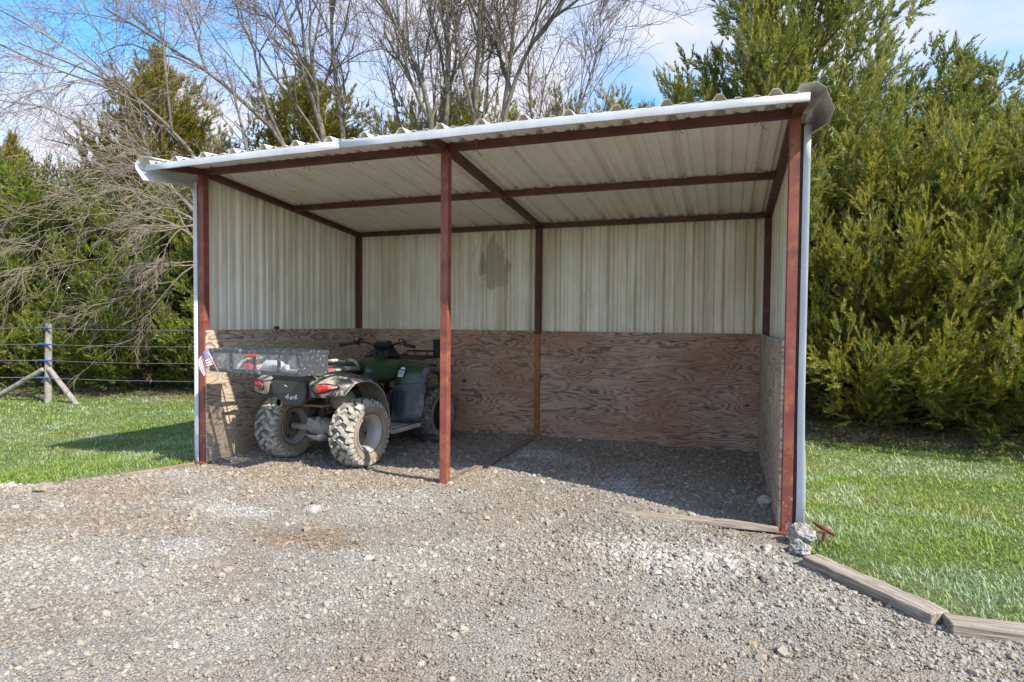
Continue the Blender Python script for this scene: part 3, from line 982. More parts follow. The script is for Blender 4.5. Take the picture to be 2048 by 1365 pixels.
def wheel(x, y, w, R, front, side):
    root = empty('wheel_pivot')
    rimr = .158
    # hub disc is the wheel's own mesh; tyre, rim barrel and sidewall band are its sub-parts
    zc = R-.004
    inx = -.035*side if not front else .012*side
    disc = MB().lathe([(inx-.006, .0), (inx-.006, .06), (inx-.012*side, .10), (inx-.006, .145), (inx+.006, .145), (inx+.012, .10), (inx+.014, .045), (inx+.03*side, .040), (inx+.034*side, 0)], 32)
    for k in range(4):
        a = k*PI/2+.5
        disc.lathe([(inx-.016, 0), (inx-.016, .012), (inx+.028*side, .011), (inx+.028*side, 0)], 6, (0, .062*math.cos(a), .062*math.sin(a)))
    wh = disc.build('wheel', m_rim_f if front else m_rim_in, atv, smooth=35)
    wh.location = (x, y, zc)
    for k in range(4):
        a = k*PI/2+1.28
        MB().lathe([(inx-.0155, 0), (inx-.0155, .014), (inx+.0155, .014), (inx+.0155, 0)], 10, (0, .105*math.cos(a), .105*math.sin(a))).build('rim_hole', m_hole, wh)  # solid black plug, coloured as the shade inside an open hole
    h = w/2
    b = MB().lathe([(-h*.88, rimr+.012), (-h*.82, rimr+.012), (-h*.72, rimr-.004), (-h*.55, rimr-.020), (-h*.3, rimr-.026), (h*.3, rimr-.026), (h*.55, rimr-.020), (h*.72, rimr-.004), (h*.82, rimr+.012), (h*.88, rimr+.012), (h*.86, rimr+.002), (h*.60, rimr-.010), (-h*.60, rimr-.010), (-h*.86, rimr+.002)], 48, close=True)
    b.build('rim', m_rim_f if front else m_rim, wh, smooth=35)
    tb_, tl_ = tyre_mesh(w, R, rimr, 17, 3)
    ty = tb_.build('tyre', m_carcass, wh, smooth=30)
    tl = tl_.build('tread_lugs', m_tyre_f if front else m_tyre, wh)
    tl['kind'] = 'stuff'
    tl.rotation_euler = (.37*x+.2*y, 0, 0)
    for s in (-1, 1):
        MB().lathe([(s*h*.90, rimr+.026), (s*h*1.0, rimr+.042), (s*h*1.03, rimr+.062), (s*h*1.02, rimr+.082)], 48).build('sidewall_band', m_wall_t if not front else m_liner, wh, smooth=40)
    bpy.data.objects.remove(root)
    return wh
for sd in (-1, 1):
    wheel(sd*.44, 0, .25, .312, False, sd)
    wheel(sd*.455, 1.24, .205, .308, True, sd)

# running gear
MB().tube([(-.36, 0, .305), (-.12, 0, .305)], [.030, .036], 12).build('axle_tube', m_gearcase, atv, smooth=40)
MB().tube([(.36, 0, .305), (.12, 0, .305)], [.030, .036], 12).build('axle_tube', m_gearcase, atv, smooth=40)
g = MB()
g.lathe([(-.14, .045), (-.12, .075), (-.06, .095), (.05, .10), (.10, .07), (.13, .045)], 18, (0, .01, .315))
g.tube([(.0, -.02, .36), (.0, -.07, .405)], [.045, .03], 10)
g.box((-.03, -.05, .36), (.16, .08, .07), Matrix.Rotation(.3, 3, 'Y'))
g.build('final_drive', m_gearcase, atv, smooth=45, bevel=.006)
sk = MB().loft([[(-.11, -.13, .285), (-.04, -.145, .265), (.05, -.145, .265), (.12, -.12, .29)], [(-.12, -.06, .225), (-.04, -.09, .21), (.05, -.09, .21), (.13, -.05, .225)], [(-.10, .15, .20), (-.04, .15, .195), (.05, .15, .195), (.11, .15, .20)]])
sk.build('skid_plate', m_skid, atv, smooth=40, solid=.008)
MB().tube([(.0, .08, .32), (.02, .35, .36), (.02, .5, .36)], [.06, .055, .05], 10).build('swing_arm', m_frame, atv, smooth=40)
MB().tube([(-.19, .05, .32), (-.19, .45, .38)], [.03, .03], 8).build('swing_arm', m_frame, atv, smooth=40)
for s in (-1, 1):
    MB().tube([(s*.19, .02, .34), (s*.15, .22, .72)], [.022, .022], 10).tube([(s*.18, .06, .42), (s*.16, .19, .65)], [.04, .04], 12).build('shock_absorber', m_frame, atv, smooth=40)
    MB().tube([(s*.17, -.36, .70), (s*.17, .3, .70), (s*.17, .55, .45), (s*.17, .95, .42), (s*.17, 1.3, .55)], .018, 8).build('frame_rail', m_frame, atv, smooth=40)
    MB().tube([(s*.16, 1.15, .30), (s*.36, 1.24, .30)], .022, 8).tube([(s*.16, 1.33, .30), (s*.36, 1.24, .30)], .018, 8).tube([(s*.2, 1.24, .32), (s*.15, 1.2, .74)], .03, 10).build('front_suspension', m_frame, atv, smooth=40)
e = MB(); e.box((0, .66, .40), (.34, .46, .30)); e.box((0, .6, .60), (.26, .26, .2)); e.box((.05, .28, .55), (.28, .22, .22)); e.box((0, 1.22, .34), (.24, .3, .16))
e.build('engine', m_frame, atv, bevel=.02)
# muffler
mf = MB().lathe([(-.34, .034), (-.365, .040), (-.370, .052), (-.345, .060), (-.30, .062), (-.285, .066), (-.27, .062), (.10, .070), (.16, .05), (.2, .03)], 22, (-.165, 0, .583), 'y').build('muffler', m_exh, atv, smooth=40)
MB().lathe([(-.372, .030), (-.380, .036), (-.374, .046), (-.366, .048)], 20, (-.165, 0, .583), 'y').build('exhaust_ring', m_exh_tip, mf, smooth=40)
MB().lathe([(-.30, 0), (-.30, .033), (-.372, .033)], 18, (-.165, 0, .583), 'y').build('exhaust_bore', m_hole, mf, smooth=40)
MB().lathe([(-.06, .0), (-.06, .07), (.0, .085), (.10, .085), (.14, .05), (.14, 0)], 18, (.30, -.10, .60), 'y').build('rear_canister', m_liner, atv, smooth=40)
MB().box((.06, -.22, .565), (.42, .16, .02)).build('heat_plate', m_exh, atv, bevel=.004)

# rear mudguards (lofted shells) with caked wheel wells
def fender_rows(s, k=0.0):
    R_ = [
     [(.235, -.405, .640), (.36, -.395, .652), (.47, -.360, .660), (.515, -.315, .668)],
     [(.225, -.425, .735), (.36, -.410, .735), (.485, -.362, .730), (.545, -.285, .722)],
     [(.205, -.395, .815), (.36, -.372, .812), (.490, -.310, .798), (.556, -.222, .775)],
     [(.195, -.285, .850), (.36, -.260, .838), (.500, -.200, .815), (.562, -.140, .786)],
     [(.190, -.08, .862), (.36, -.06, .845), (.500, -.040, .812), (.562, -.02, .782)],
     [(.195, .11, .835), (.36, .095, .815), (.495, .095, .775), (.556, .085, .742)],
     [(.215, .225, .75), (.36, .205, .725), (.490, .20, .69), (.550, .188, .668)],
     [(.235, .285, .61), (.36, .27, .59), (.485, .265, .56), (.545, .262, .54)],
     [(.245, .325, .45), (.36, .318, .43), (.480, .31, .41), (.540, .305, .395)],
     [(.250, .345, .285), (.36, .34, .275), (.478, .335, .268), (.536, .33, .262)]]
    return [[(s*(x-k*.25), y*(1-k*.6), z-k*.9) for (x, y, z) in row] for row in R_]
for s in (-1, 1):
    rows = fender_rows(s)
    MB().loft(rows).build('rear_mudguard', m_plastic if s > 0 else m_plastic_hi, atv, smooth=0, solid=.008, sub=2)
    # rolled outer edge, caked with pale mud
    MB().tube([Vector(r[3])+Vector((0, 0, -.002)) for r in rows], .0055, 6).build('mudguard_edge', m_gearcase, atv, smooth=0)
    inner = [[(s*(abs(p[0])-.004), p[1]*.97+.012*(1 if p[1] < .2 else -1), p[2]-.012) for p in r] for r in rows[1:]]
    MB().loft(inner).build('wheel_well', m_liner, atv, smooth=0, solid=.004, sub=1)
    # tail lamp: teardrop lens following the curved rear panel
    def onpanel(x, z):
        t = max(0.0, min(1.0, (x-.235)/.29))
        y = -.422+.012*t+.105*t**3+(.020*((z-.735)/.08)**2)
        return y
    out = [(.300, .700), (.292, .722), (.305, .750), (.335, .768), (.39, .775), (.44, .768), (.48, .757), (.495, .747), (.47, .737), (.42, .722), (.37, .706), (.33, .695)]
    cx_, cz_ = .38, .738
    m = MB(); n = len(out)
    ring0 = [(s*x, onpanel(x, z)+.004, z) for x, z in out]
    ring1 = [(s*(cx_+(x-cx_)*.94), onpanel(x, z)-.014, cz_+(z-cz_)*.92) for x, z in out]
    ring2 = [(s*(cx_+(x-cx_)*.6), onpanel(cx_+(x-cx_)*.6, z)-.024, cz_+(z-cz_)*.6) for x, z in out]
    m.loft([ring0, ring1, ring2], closed=True, cap=True)
    m.build('tail_lamp', m_lens, atv, smooth=60)
    bz = [(s*(cx_+(x-cx_)*1.05), onpanel(x, z)-.005, cz_+(z-cz_)*1.10) for x, z in out]
    MB().tube(bz+[bz[0]], .0045, 6).build('lamp_bezel', m_blk, atv, smooth=0)

# tail panel with its lettering
tp = [(-.205, .785), (.175, .785), (.190, .70), (.165, .61), (.115, .572), (-.075, .572), (-.115, .615), (-.205, .68)]
m = MB().prism([(x, -.415, z) for x, z in tp], (0, .05, 0))
tail = m.build('tail_panel', m_grey_panel, atv, bevel=.012)
tail2 = MB().prism([(-.23, -.385, .83), (.23, -.385, .83), (.24, -.385, .64), (.13, -.385, .60), (-.13, -.385, .60), (-.24, -.385, .66)], (0, .06, 0)).build('tail_base', m_blk, atv, bevel=.01)
def strokes(segs, ox, oz, sc, y, w):
    g_ = MB()
    for (x0, z0, x1, z1) in segs:
        a = Vector((ox+(x0+.25*z0)*sc, y, oz+z0*sc)); b = Vector((ox+(x1+.25*z1)*sc, y, oz+z1*sc))
        d = (b-a).normalized(); nn = Vector((-d.z, 0, d.x))*w/2
        g_.prism([a-nn-d*w*.3, a+nn-d*w*.3, b+nn+d*w*.3, b-nn+d*w*.3], (0, -.0015, 0))
    return g_
four = [(.75, 0, .75, 1), (.75, 1, 0, .32), (0, .32, 1.05, .32)]
ex = [(0, .0, .6, .6), (0, .6, .6, 0)]
S4 = .040
lt = MB()
for segs, ox, sc in ((four, -.045, S4), (ex, .012, S4), (four, .048, S4)):
    q = strokes(segs, ox, .628, sc, -.4152, .0085)
    lt.add(q.v, q.f)
lt.build('lettering', m_white, tail)
lg = MB().prism([(-.055, -.4152, .742), (-.02, -.4152, .732), (-.018, -.4152, .738), (-.045, -.4152, .750)], (0, -.0012, 0))
lg.build('emblem', m_white, tail)

# seat
rows = []
for (y, w, zt, zl) in [(-.30, .15, .865, .80), (-.27, .17, .895, .80), (-.1, .175, .885, .79), (.15, .165, .872, .77), (.33, .15, .880, .77), (.46, .125, .905, .79), (.52, .10, .90, .80)]:
    rows.append([(-w, y, zl), (-w*1.05, y, (zl+zt)/2+.015), (-w*.8, y, zt-.004), (0, y, zt), (w*.8, y, zt-.004), (w*1.05, y, (zl+zt)/2+.015), (w, y, zl)])
MB().loft(rows, closed=True, cap=True).build('seat', m_seat, atv, smooth=0, sub=2)
MB().box((0, .1, .74), (.30, .62, .12)).build('seat_base', m_blk, atv, bevel=.02)
for s in (-1, 1):
    MB().loft([[(s*.17, .28, .79), (s*.19, .38, .81), (s*.20, .50, .82), (s*.18, .60, .80)], [(s*.20, .30, .70), (s*.215, .40, .69), (s*.21, .52, .66), (s*.18, .62, .64)], [(s*.20, .34, .56), (s*.20, .44, .50), (s*.19, .56, .48), (s*.17, .66, .48)]]).build('side_cover', m_plastic_lo, atv, smooth=0, solid=.008, sub=2)

# green tank cover
rows = []
for (y, w, zt, zm, zl) in [(.44, .10, .885, .80, .72), (.48, .165, .905, .80, .69), (.56, .205, .925, .79, .67), (.70, .215, .942, .79, .655), (.86, .21, .945, .79, .65), (1.0, .205, .930, .80, .66), (1.14, .20, .905, .81, .68), (1.3, .19, .885, .81, .70), (1.46, .16, .85, .78, .70)]:
    rows.append([(-w*.8, y, zl), (-w*1.05, y, zm-.03), (-w*.98, y, zm+.045), (-w*.62, y, zt-.018), (0, y, zt), (w*.62, y, zt-.018), (w*.98, y, zm+.045), (w*1.05, y, zm-.03), (w*.8, y, zl)])
MB().loft(rows, closed=True, cap=True).build('tank_cover', m_green, atv, smooth=0, sub=2)

# front mudguards with leg shields and footboards
for s in (-1, 1):
    up = [[(.17, 1.54, .74), (.34, 1.53, .71), (.44, 1.50, .67), (.53, 1.48, .64)],
          [(.17, 1.36, .85), (.34, 1.34, .825), (.45, 1.33, .78), (.535, 1.32, .735)],
          [(.17, 1.14, .895), (.34, 1.12, .878), (.45, 1.12, .848), (.535, 1.12, .805)],
          [(.18, .96, .875), (.34, .955, .868), (.45, .985, .850), (.53, 1.005, .812)],
          [(.20, .87, .80), (.34, .87, .80), (.45, .925, .785), (.525, .972, .755)],
          [(.21, .835, .69), (.34, .83, .69), (.45, .90, .675), (.522, .955, .655)],
          [(.21, .815, .60), (.34, .805, .60), (.45, .885, .585), (.520, .945, .57)]]
    MB().loft([[(s*x, y, z) for x, y, z in r] for r in up]).build('front_mudguard', m_green, atv, smooth=0, solid=.008, sub=2)
    ed = [[(r[2][0]+.035, r[2][1]+.012, r[2][2]-.004), (r[3][0]+.004, r[3][1]+.003, r[3][2]+.004), (r[3][0]-.004, r[3][1]+.02, r[3][2]-.03)] for r in up]
    MB().loft([[(s*x, y-.006, z+.006) for x, y, z in r] for r in ed]).build('mudguard_flare', m_plastic_lo, atv, smooth=0, solid=.006, sub=2)
    lo_ = [[(.19, .82, .64), (.34, .80, .665), (.45, .885, .685), (.524, .952, .70)],
           [(.20, .80, .52), (.34, .785, .52), (.45, .87, .51), (.520, .938, .50)],
           [(.21, .785, .40), (.34, .77, .39), (.45, .855, .385), (.514, .918, .38)],
           [(.215, .76, .31), (.34, .745, .30), (.45, .82, .30), (.508, .895, .295)],
           [(.22, .70, .272), (.34, .69, .268), (.45, .72, .266), (.505, .76, .27)],
           [(.22, .55, .266), (.34, .55, .264), (.45, .55, .262), (.503, .55, .268)],
           [(.22, .36, .266), (.34, .36, .264), (.45, .36, .262), (.503, .36, .268)]]
    MB().loft([[(s*x, y-.004, z) for x, y, z in r] for r in lo_]).build('leg_shield', m_plastic_lo, atv, smooth=0, solid=.008, sub=2)
    MB().loft([[(s*.503, y, .272), (s*.512, y, .255), (s*.506, y, .225)] for y in (.345, .5, .65, .80, .89)]).build('footboard_edge', m_gearcase, atv, smooth=0, solid=.008, sub=1)
    MB().box((s*.36, .55, .272), (.22, .30, .014)).build('footboard', m_plastic_hi, atv, bevel=.004)
    inn = [[(s*(x-.01), y+.03, z-.02) for x, y, z in r] for r in up[:5]]
    MB().loft(inn).build('wheel_well', m_liner, atv, smooth=0, solid=.004, sub=1)
# warning label on the right leg shield
lab = MB().loft([[(.262, .842, .800), (.330, .842, .800)], [(.255, .826, .735), (.322, .822, .735)]]).build('warning_label', m_white, atv, solid=.001)
MB().loft([[(.285, .857, .835), (.325, .857, .833)], [(.272, .846, .815), (.335, .846, .813)]]).build('warning_label', m_white, atv, solid=.001)
MB().loft([[(.270, .834, .786), (.32, .834, .786)], [(.268, .831, .780), (.318, .831, .780)]]).loft([[(.266, .829, .766), (.318, .829, .766)], [(.265, .827, .761), (.317, .827, .761)]]).build('label_print', m_blk, lab, solid=.002)

# handlebar, meter, switches
MB().tube([(-.47, .80, 1.055), (-.30, .855, 1.078), (-.22, .88, 1.085), (-.13, .915, 1.06), (-.08, .93, 1.0), (.08, .93, 1.0), (.13, .915, 1.06), (.22, .88, 1.085), (.30, .855, 1.078), (.47, .80, 1.055)], .012, 8).build('handlebar', m_blk, atv, smooth=0)
for s in (-1, 1):
    MB().tube([(s*.48, .797, 1.054), (s*.40, .823, 1.064), (s*.345, .84, 1.072)], [.018, .0165, .019], 12).build('grip', m_seat, atv, smooth=40)
    sw = MB().box((s*.30, .855, 1.082), (.055, .05, .055)).build('switch_housing', m_blk, atv, bevel=.008)
    MB().box((s*.288, .838, 1.112), (.020, .02, .012)).build('switch', m_yellow if s < 0 else m_exh_tip, sw, bevel=.002)
    MB().box((s*.312, .832, 1.056), (.026, .016, .014)).build('switch', m_red if s < 0 else m_steeltube, sw, bevel=.002)
    MB().box((s*.26, .87, 1.115), (.035, .04, .03)).build('reservoir', m_blk, sw, bevel=.004)
    MB().tube([(s*.29, .885, 1.08), (s*.38, .88, 1.062), (s*.50, .835, 1.035)], [.007, .007, .006], 6).build('brake_lever', m_steeltube if s > 0 else m_blk, atv, smooth=0)
rt = Matrix.Rotation(math.radians(32), 3, 'X')
MB().box((.0, .93, 1.035), (.20, .10, .135), rt).build('meter_pod', m_blk, atv, bevel=.025)
MB().box((.0, .895, 1.075), (.125, .058, .012), Matrix.Rotation(math.radians(62), 3, 'X')).build('meter_screen', m_screen, atv, bevel=.004)
MB().loft([[(-.10, .86, .93), (.10, .86, .93), (.12, 1.08, .93), (-.12, 1.08, .93)], [(-.085, .88, .99), (.085, .88, .99), (.095, 1.03, 1.0), (-.095, 1.03, 1.0)], [(-.09, .90, 1.04), (.09, .90, 1.04), (.08, 1.0, 1.05), (-.08, 1.0, 1.05)]], closed=True, cap=True).build('handlebar_cover', m_blk, atv, bevel=.01)
for k in range(4):
    x = -.06+.04*k
    MB().tube([(x, .90, 1.02), (x*1.6-.02, .85, .985), (x*2.0, .87, .945), (x*1.5, .95, .91)], .006, 6).build('cable', m_blk, atv, smooth=0)

# racks
def rack(y0, y1, z, zr_, hw, mat, raised_front):
    r_ = MB().tube([(-hw, y0, z), (-hw, y1, z), (-hw*.9, y1+.04*(1 if raised_front else -1)*0, z), (hw*.9, y1, z), (hw, y1, z), (hw, y0, z), (-hw, y0, z)], .0115, 8)
    return r_
rr = MB()
rr.tube([(-.40, -.50, .885), (.40, -.50, .885)], .013, 8)
rr.tube([(-.40, .0, .885), (.40, .0, .885)], .013, 8)
rr.tube([(-.40, -.17, .885), (.40, -.17, .885)], .010, 8)
rr.tube([(-.40, -.34, .885), (.40, -.34, .885)], .010, 8)
for s in (-1, 1):
    rr.tube([(s*.40, -.50, .885), (s*.40, .0, .885)], .013, 8)
    rr.tube([(s*.24, -.50, .885), (s*.24, .0, .885)], .010, 8)
rr.build('rear_rack', m_blkm, atv, smooth=0)
for s in (-1, 1):
    MB().tube([(s*.41, -.60, .888), (s*.41, -.585, .915), (s*.41, -.545, .952), (s*.41, -.50, .966), (s*.41, -.3, .972), (s*.41, -.10, .964), (s*.41, -.05, .955), (s*.41, -.012, .925), (s*.41, .01, .885), (s*.36, .06, .87)], .0145, 8).build('rack_rail', m_blkm, atv, smooth=0)
    MB().box((s*.40, -.36, .900), (.024, .09, .014)).build('reflector', m_reflector, atv, bevel=.003)
    MB().tube([(s*.22, -.06, .885), (s*.20, -.02, .80)], .012, 8).tube([(s*.24, -.36, .885), (s*.21, -.37, .76)], .012, 8).build('rack_strut', m_blk, atv, smooth=0)
fr = MB()
fr.tube([(-.36, 1.08, .915), (-.36, 1.50, .915), (.36, 1.50, .915), (.36, 1.08, .915), (-.36, 1.08, .915)], .012, 8)
for y in (1.22, 1.36): fr.tube([(-.36, y, .915), (.36, y, .915)], .009, 8)
for x in (-.15, .15): fr.tube([(x, 1.08, .915), (x, 1.50, .915)], .009, 8)
fr.build('front_rack', m_blk, atv, smooth=0)
MB().tube([(-.10, 1.49, .918), (-.10, 1.50, .955), (-.06, 1.50, .975), (.27, 1.50, .975), (.31, 1.50, .955), (.31, 1.49, .918)], .010, 8).build('rack_rail', m_blk, atv, smooth=0)
tc_ = MB().box((.36, 1.42, 1.015), (.060, .05, .20))
for k in range(7): tc_.box((.36, 1.42, .93+k*.028), (.072, .062, .012))
tc_.build('tool_holder', m_seat, atv, bevel=.004)
MB().tube([(-.28, 1.62, .50), (-.24, 1.68, .62), (-.2, 1.66, .80), (.2, 1.66, .80), (.24, 1.68, .62), (.28, 1.62, .50)], .016, 8).build('front_bumper', m_blk, atv, smooth=0)
MB().box((0, 1.50, .62), (.34, .12, .24)).build('nose_panel', m_plastic_lo, atv, bevel=.03)

# drop basket bolted behind the rear rack
BX0, BX1, BY0, BY1, BZ0, BZ1 = -.50, .50, -.80, -.48, .876, 1.070
bk = MB()
fw = .030
bk.box((0, BY0, BZ1-fw/2), (BX1-BX0, .006, fw)); bk.box((0, BY0, BZ0+fw/2), (BX1-BX0, .006, fw))
for x, w_ in ((BX0+.015, .030), (-.245, .030), (.02, .030), (.285, .032), (BX1-.012, .024)):
    bk.box((x, BY0-.001, (BZ0+BZ1)/2), (w_, .006, BZ1-BZ0))
bk.box((0, BY1, BZ1-fw/2), (BX1-BX0, .006, fw)); bk.box((0, BY1, BZ0+fw/2), (BX1-BX0, .006, fw))
for x in (BX0, BX1):
    bk.box((x, (BY0+BY1)/2, BZ1-.012), (.006, BY1-BY0, .024))
bk.box((0, (BY0+BY1)/2, BZ1+.002), (BX1-BX0, .0, .0)) if False else None
bk.box((0, (BY0+BY1)/2, BZ0+.004), (BX1-BX0, .03, .008))
basket = bk.build('cargo_basket', m_basket, atv, bevel=.001)
for x in (BX0+.003, BX1-.003):
    MB().box((x, (BY0+BY1)/2, (BZ0+BZ1)/2-.012), (.004, BY1-BY0-.01, BZ1-BZ0-.026)).build('side_plate', m_basket, basket)
def lattice(a, b, c, d, pitch, w, nrm):
    """expanded metal: diagonal strands filling the parallelogram a + u(b-a) + v(c-a)"""
    a, b, c = Vector(a), Vector(b), Vector(c)
    U, V = (b-a), (c-a); lu, lv = U.length, V.length
    U.normalize(); V.normalize(); nrm = Vector(nrm)
    m = MB()
    sl = 1.9
    n = int((lu+lv*sl)/pitch)+1
    for sgn in (0, 1):
        for k in range(-int(lv*sl/pitch)-1, n):
            u0 = k*pitch
            p = []
            for v_, u_ in ((0, u0), (lv, u0+lv*sl)):
                p.append([u_, v_])
            (ua, va), (ub, vb) = p
            if ub <= 0 or ua >= lu: continue
            if ua < 0: va = va+(0-ua)/sl; ua = 0
            if ub > lu: vb = vb-(ub-lu)/sl; ub = lu
            if vb-va < .003: continue
            if sgn: ua, ub = lu-ua, lu-ub
            A = a+U*ua+V*va; B = a+U*ub+V*vb
            dd = (B-A).normalized(); sd = dd.cross(nrm).normalized()*w/2
            off = nrm*(.0008 if sgn else -.0008)
            m.add([A-sd+off, A+sd+off, B+sd+off, B-sd+off], [(0, 1, 2, 3)])
    return m
PANELS = [(BX0+.03, -.26), (-.23, .005), (.035, .269), (.301, BX1-.024)]
for (xa, xb) in PANELS:
    lattice((xa, BY0, BZ0+fw), (xb, BY0, BZ0+fw), (xa, BY0, BZ1-fw), 0, .026, .0034, (0, 1, 0)).build('mesh_panel', m_mesh, basket, solid=.0012)
    0 and lattice((xa, BY1, BZ0+fw), (xb, BY1, BZ0+fw), (xa, BY1, BZ1-fw), 0, .026, .0034, (0, 1, 0)).build('mesh_panel', m_mesh, basket, solid=.0012)
lattice((BX0, BY0, BZ0+.006), (BX1, BY0, BZ0+.006), (BX0, BY1, BZ0+.006), 0, .030, .005, (0, 0, 1)).build('floor_mesh', m_basket, basket, solid=.0015)
MB().box((-.005, BY0-.006, BZ1-.045), (.11, .006, .020)).build('reflector', m_reflector, basket, bevel=.003)
for x in (-.28, .28):
    MB().tube([(x, BY1, .885), (x, -.38, .885)], .012, 8).build('mount_arm', m_blkm, basket, smooth=0)
    MB().tube([(x, BY1, .90), (x, -.36, .80)], .009, 8).build('mount_arm', m_blkm, basket, smooth=0)

def atv_pt(x, y, z):
    c, s_ = math.cos(math.radians(-5)), math.sin(math.radians(-5))
    return (ATV_O[0]+x*c-y*s_, ATV_O[1]+x*s_+y*c, ATV_O[2]+z)
# things lying in the basket
def lump(name, c, r, sc, mat, label, cat, seed):
    import bmesh
    from mathutils import noise
    bm = bmesh.new(); bmesh.ops.create_icosphere(bm, subdivisions=4, radius=1)
    for v in bm.verts:
        p = v.co.copy()
        k = 1+.22*noise.noise(p*1.8+Vector((seed, 0, 0)))+.10*noise.noise(p*5+Vector((0, seed, 0)))
        z = p.z*k*sc[2]*r
        v.co = Vector((p.x*k*sc[0]*r, p.y*k*sc[1]*r, max(z, -.8*sc[2]*r)))
    me = bpy.data.meshes.new(name); bm.to_mesh(me); bm.free(); me.materials.append(mat)
    me.polygons.foreach_set('use_smooth', [True]*len(me.polygons))
    o = link(bpy.data.objects.new(name, me)); o.location = c
    o.rotation_euler = (0, 0, math.radians(-5))
    tag(o, label, cat)
    return o
lump('red_rag', atv_pt(-.13, -.72, .876+.008+.030), .045, (1.15, .9, .85), simple('red_cloth', (.62, .035, .03), (.42, .02, .02), 20, .8), 'crumpled red rag lying in the wire basket of the quad bike', 'rag', 2)
lump('white_rag', atv_pt(-.03, -.68, .876+.008+.028), .045, (1.5, 1.0, .8), simple('pink_white_cloth', (.72, .62, .60), (.58, .42, .40), 25, .85), 'pale pinkish white rag beside the red rag in the basket', 'rag', 5)
jug = empty('white_jug', atv_pt(.05, -.70, .876+.06), math.radians(-12))
tag(jug, 'white plastic jug lying on its side in the wire basket', 'jug')
jm = simple('white_plastic', (.78, .78, .80), (.66, .66, .69), 8, .4)
MB().lathe([(0, 0), (0, .040), (.008, .050), (.15, .052), (.19, .040), (.215, .020), (.235, .019), (.235, 0)], 24).build('body', jm, jug, smooth=40)
MB().lathe([(.233, 0), (.233, .023), (.258, .023), (.258, 0)], 18).build('lid', jm, jug, smooth=40)

# little flag tied to the basket
fl = empty('small_flag', atv_pt(-.375, -.815, .872))
fl.scale = (.85, .85, .85)
tag(fl, 'small stars and stripes flag on a thin stick tied to the basket corner', 'flag')
fp0, fp1 = Vector((0, 0, 0)), Vector((-.125, -.035, .235))
MB().tube([fp0, fp1], .0035, 6).build('stick', simple('pale_dowel', (.55, .45, .30), (.45, .36, .24), 20, .7), fl, smooth=0)
def flag_mat():
    t = NT('flag_print', .8)
    uv = t.attr('fu'); vv = t.attr('fv')
    st = t.math('GREATER_THAN', t.math('FRACT', t.math('MULTIPLY', vv, 6.5)), .5)
    c = t.mix(st, (.55, .05, .06), (.72, .70, .68))
    can = t.math('MULTIPLY', t.math('LESS_THAN', uv, .42), t.math('GREATER_THAN', vv, .46))
    cm = t.n.new('ShaderNodeCombineXYZ'); t.l.new(t.math('MULTIPLY', uv, 2.4), cm.inputs[0]); t.l.new(t.math('MULTIPLY', vv, 1.85), cm.inputs[1])
    dots = t.ramp(t.math('ADD', t.math('ABSOLUTE', t.math('SUBTRACT', t.math('FRACT', t.math('MULTIPLY', uv, 14)), .5)), t.math('ABSOLUTE', t.math('SUBTRACT', t.math('FRACT', t.math('MULTIPLY', vv, 10)), .5))), [(.26, 1.0), (.34, 0.0)])
    blue = t.mix(dots, (.05, .07, .19), (.7, .7, .7))
    t.color(t.mix(can, c, blue))
    return t.m
V_, F_, fu, fv = [], [], [], []
ax = (fp1-fp0).normalized(); L_ = (fp1-fp0).length
NU, NV = 22, 14
for j in range(NV+1):
    for i in range(NU+1):
        u, v = i/NU, j/NV
        p = fp0+ax*(L_*(.42+.55*v))
        droop = .055*u+.085*u*u
        p = p+Vector((-.095*u+.012*math.sin(u*6+v*2), -.02*u+.014*math.sin(u*9+v*3), -droop-.01*math.sin(u*7)))
        V_.append(p); fu.append(u); fv.append(v)
for j in range(NV):
    for i in range(NU):
        a = j*(NU+1)+i; F_.append((a, a+1, a+NU+2, a+NU+1))
fo = np_mesh('flag_cloth', [tuple(p) for p in V_], F_, flag_mat(), fl, {'fu': fu, 'fv': fv}, True)
md = fo.modifiers.new('solid', 'SOLIDIFY'); md.thickness = .0008

# ------------------------------------------------------------------ trees
def bark_mat(name, c1, c2):
    t = NT(name, .95)
    v = t.coord((14, 14, 3))
    t.color(t.ramp(t.noise(v, 1.0, 6, .65), [(.3, c2), (.7, c1)]))
    t.bump(t.noise(v, 2.0, 5), .6, .02)
    return t.m
m_cedar_bark = bark_mat('cedar_bark', (.17, .115, .08), (.075, .05, .035))
m_bark = bark_mat('bare_tree_bark', (.23, .195, .145), (.10, .08, .06))
m_twig = bark_mat('pale_twig_bark', (.33, .26, .20), (.17, .13, .10))
def needle_mat():
    t = NT('cedar_foliage', .55)
    a = t.attr('tint'); b = t.attr('tip')
    base = t.ramp(a, [(0.0, (.080, .112, .022)), (.35, (.150, .185, .030)), (.65, (.250, .255, .036)), (.85, (.320, .285, .040)), (1.0, (.170, .205, .11))])
    tipc = t.ramp(a, [(0.0, (.240, .260, .038)), (.5, (.430, .395, .052)), (.8, (.520, .435, .060)), (1.0, (.300, .320, .18))])
    c = t.mix(b, base, tipc)
    oc = t.objinfo('Color')
    c = t.mix(1.0, c, oc, 'MULTIPLY')
    t.color(c)
    t.b.inputs['Specular IOR Level'].default_value = .45
    tr = t.n.new('ShaderNodeBsdfTranslucent'); t.l.new(c, tr.inputs['Color'])
    ms = t.n.new('ShaderNodeMixShader'); ms.inputs[0].default_value = .40
    out = t.n['Material Output']
    t.l.new(t.b.outputs[0], ms.inputs[1]); t.l.new(tr.outputs[0], ms.inputs[2]); t.l.new(ms.outputs[0], out.inputs['Surface'])
    return t.m
m_needle = needle_mat()

def unit(a): return a/np.maximum(np.linalg.norm(a, axis=-1, keepdims=True), 1e-6)

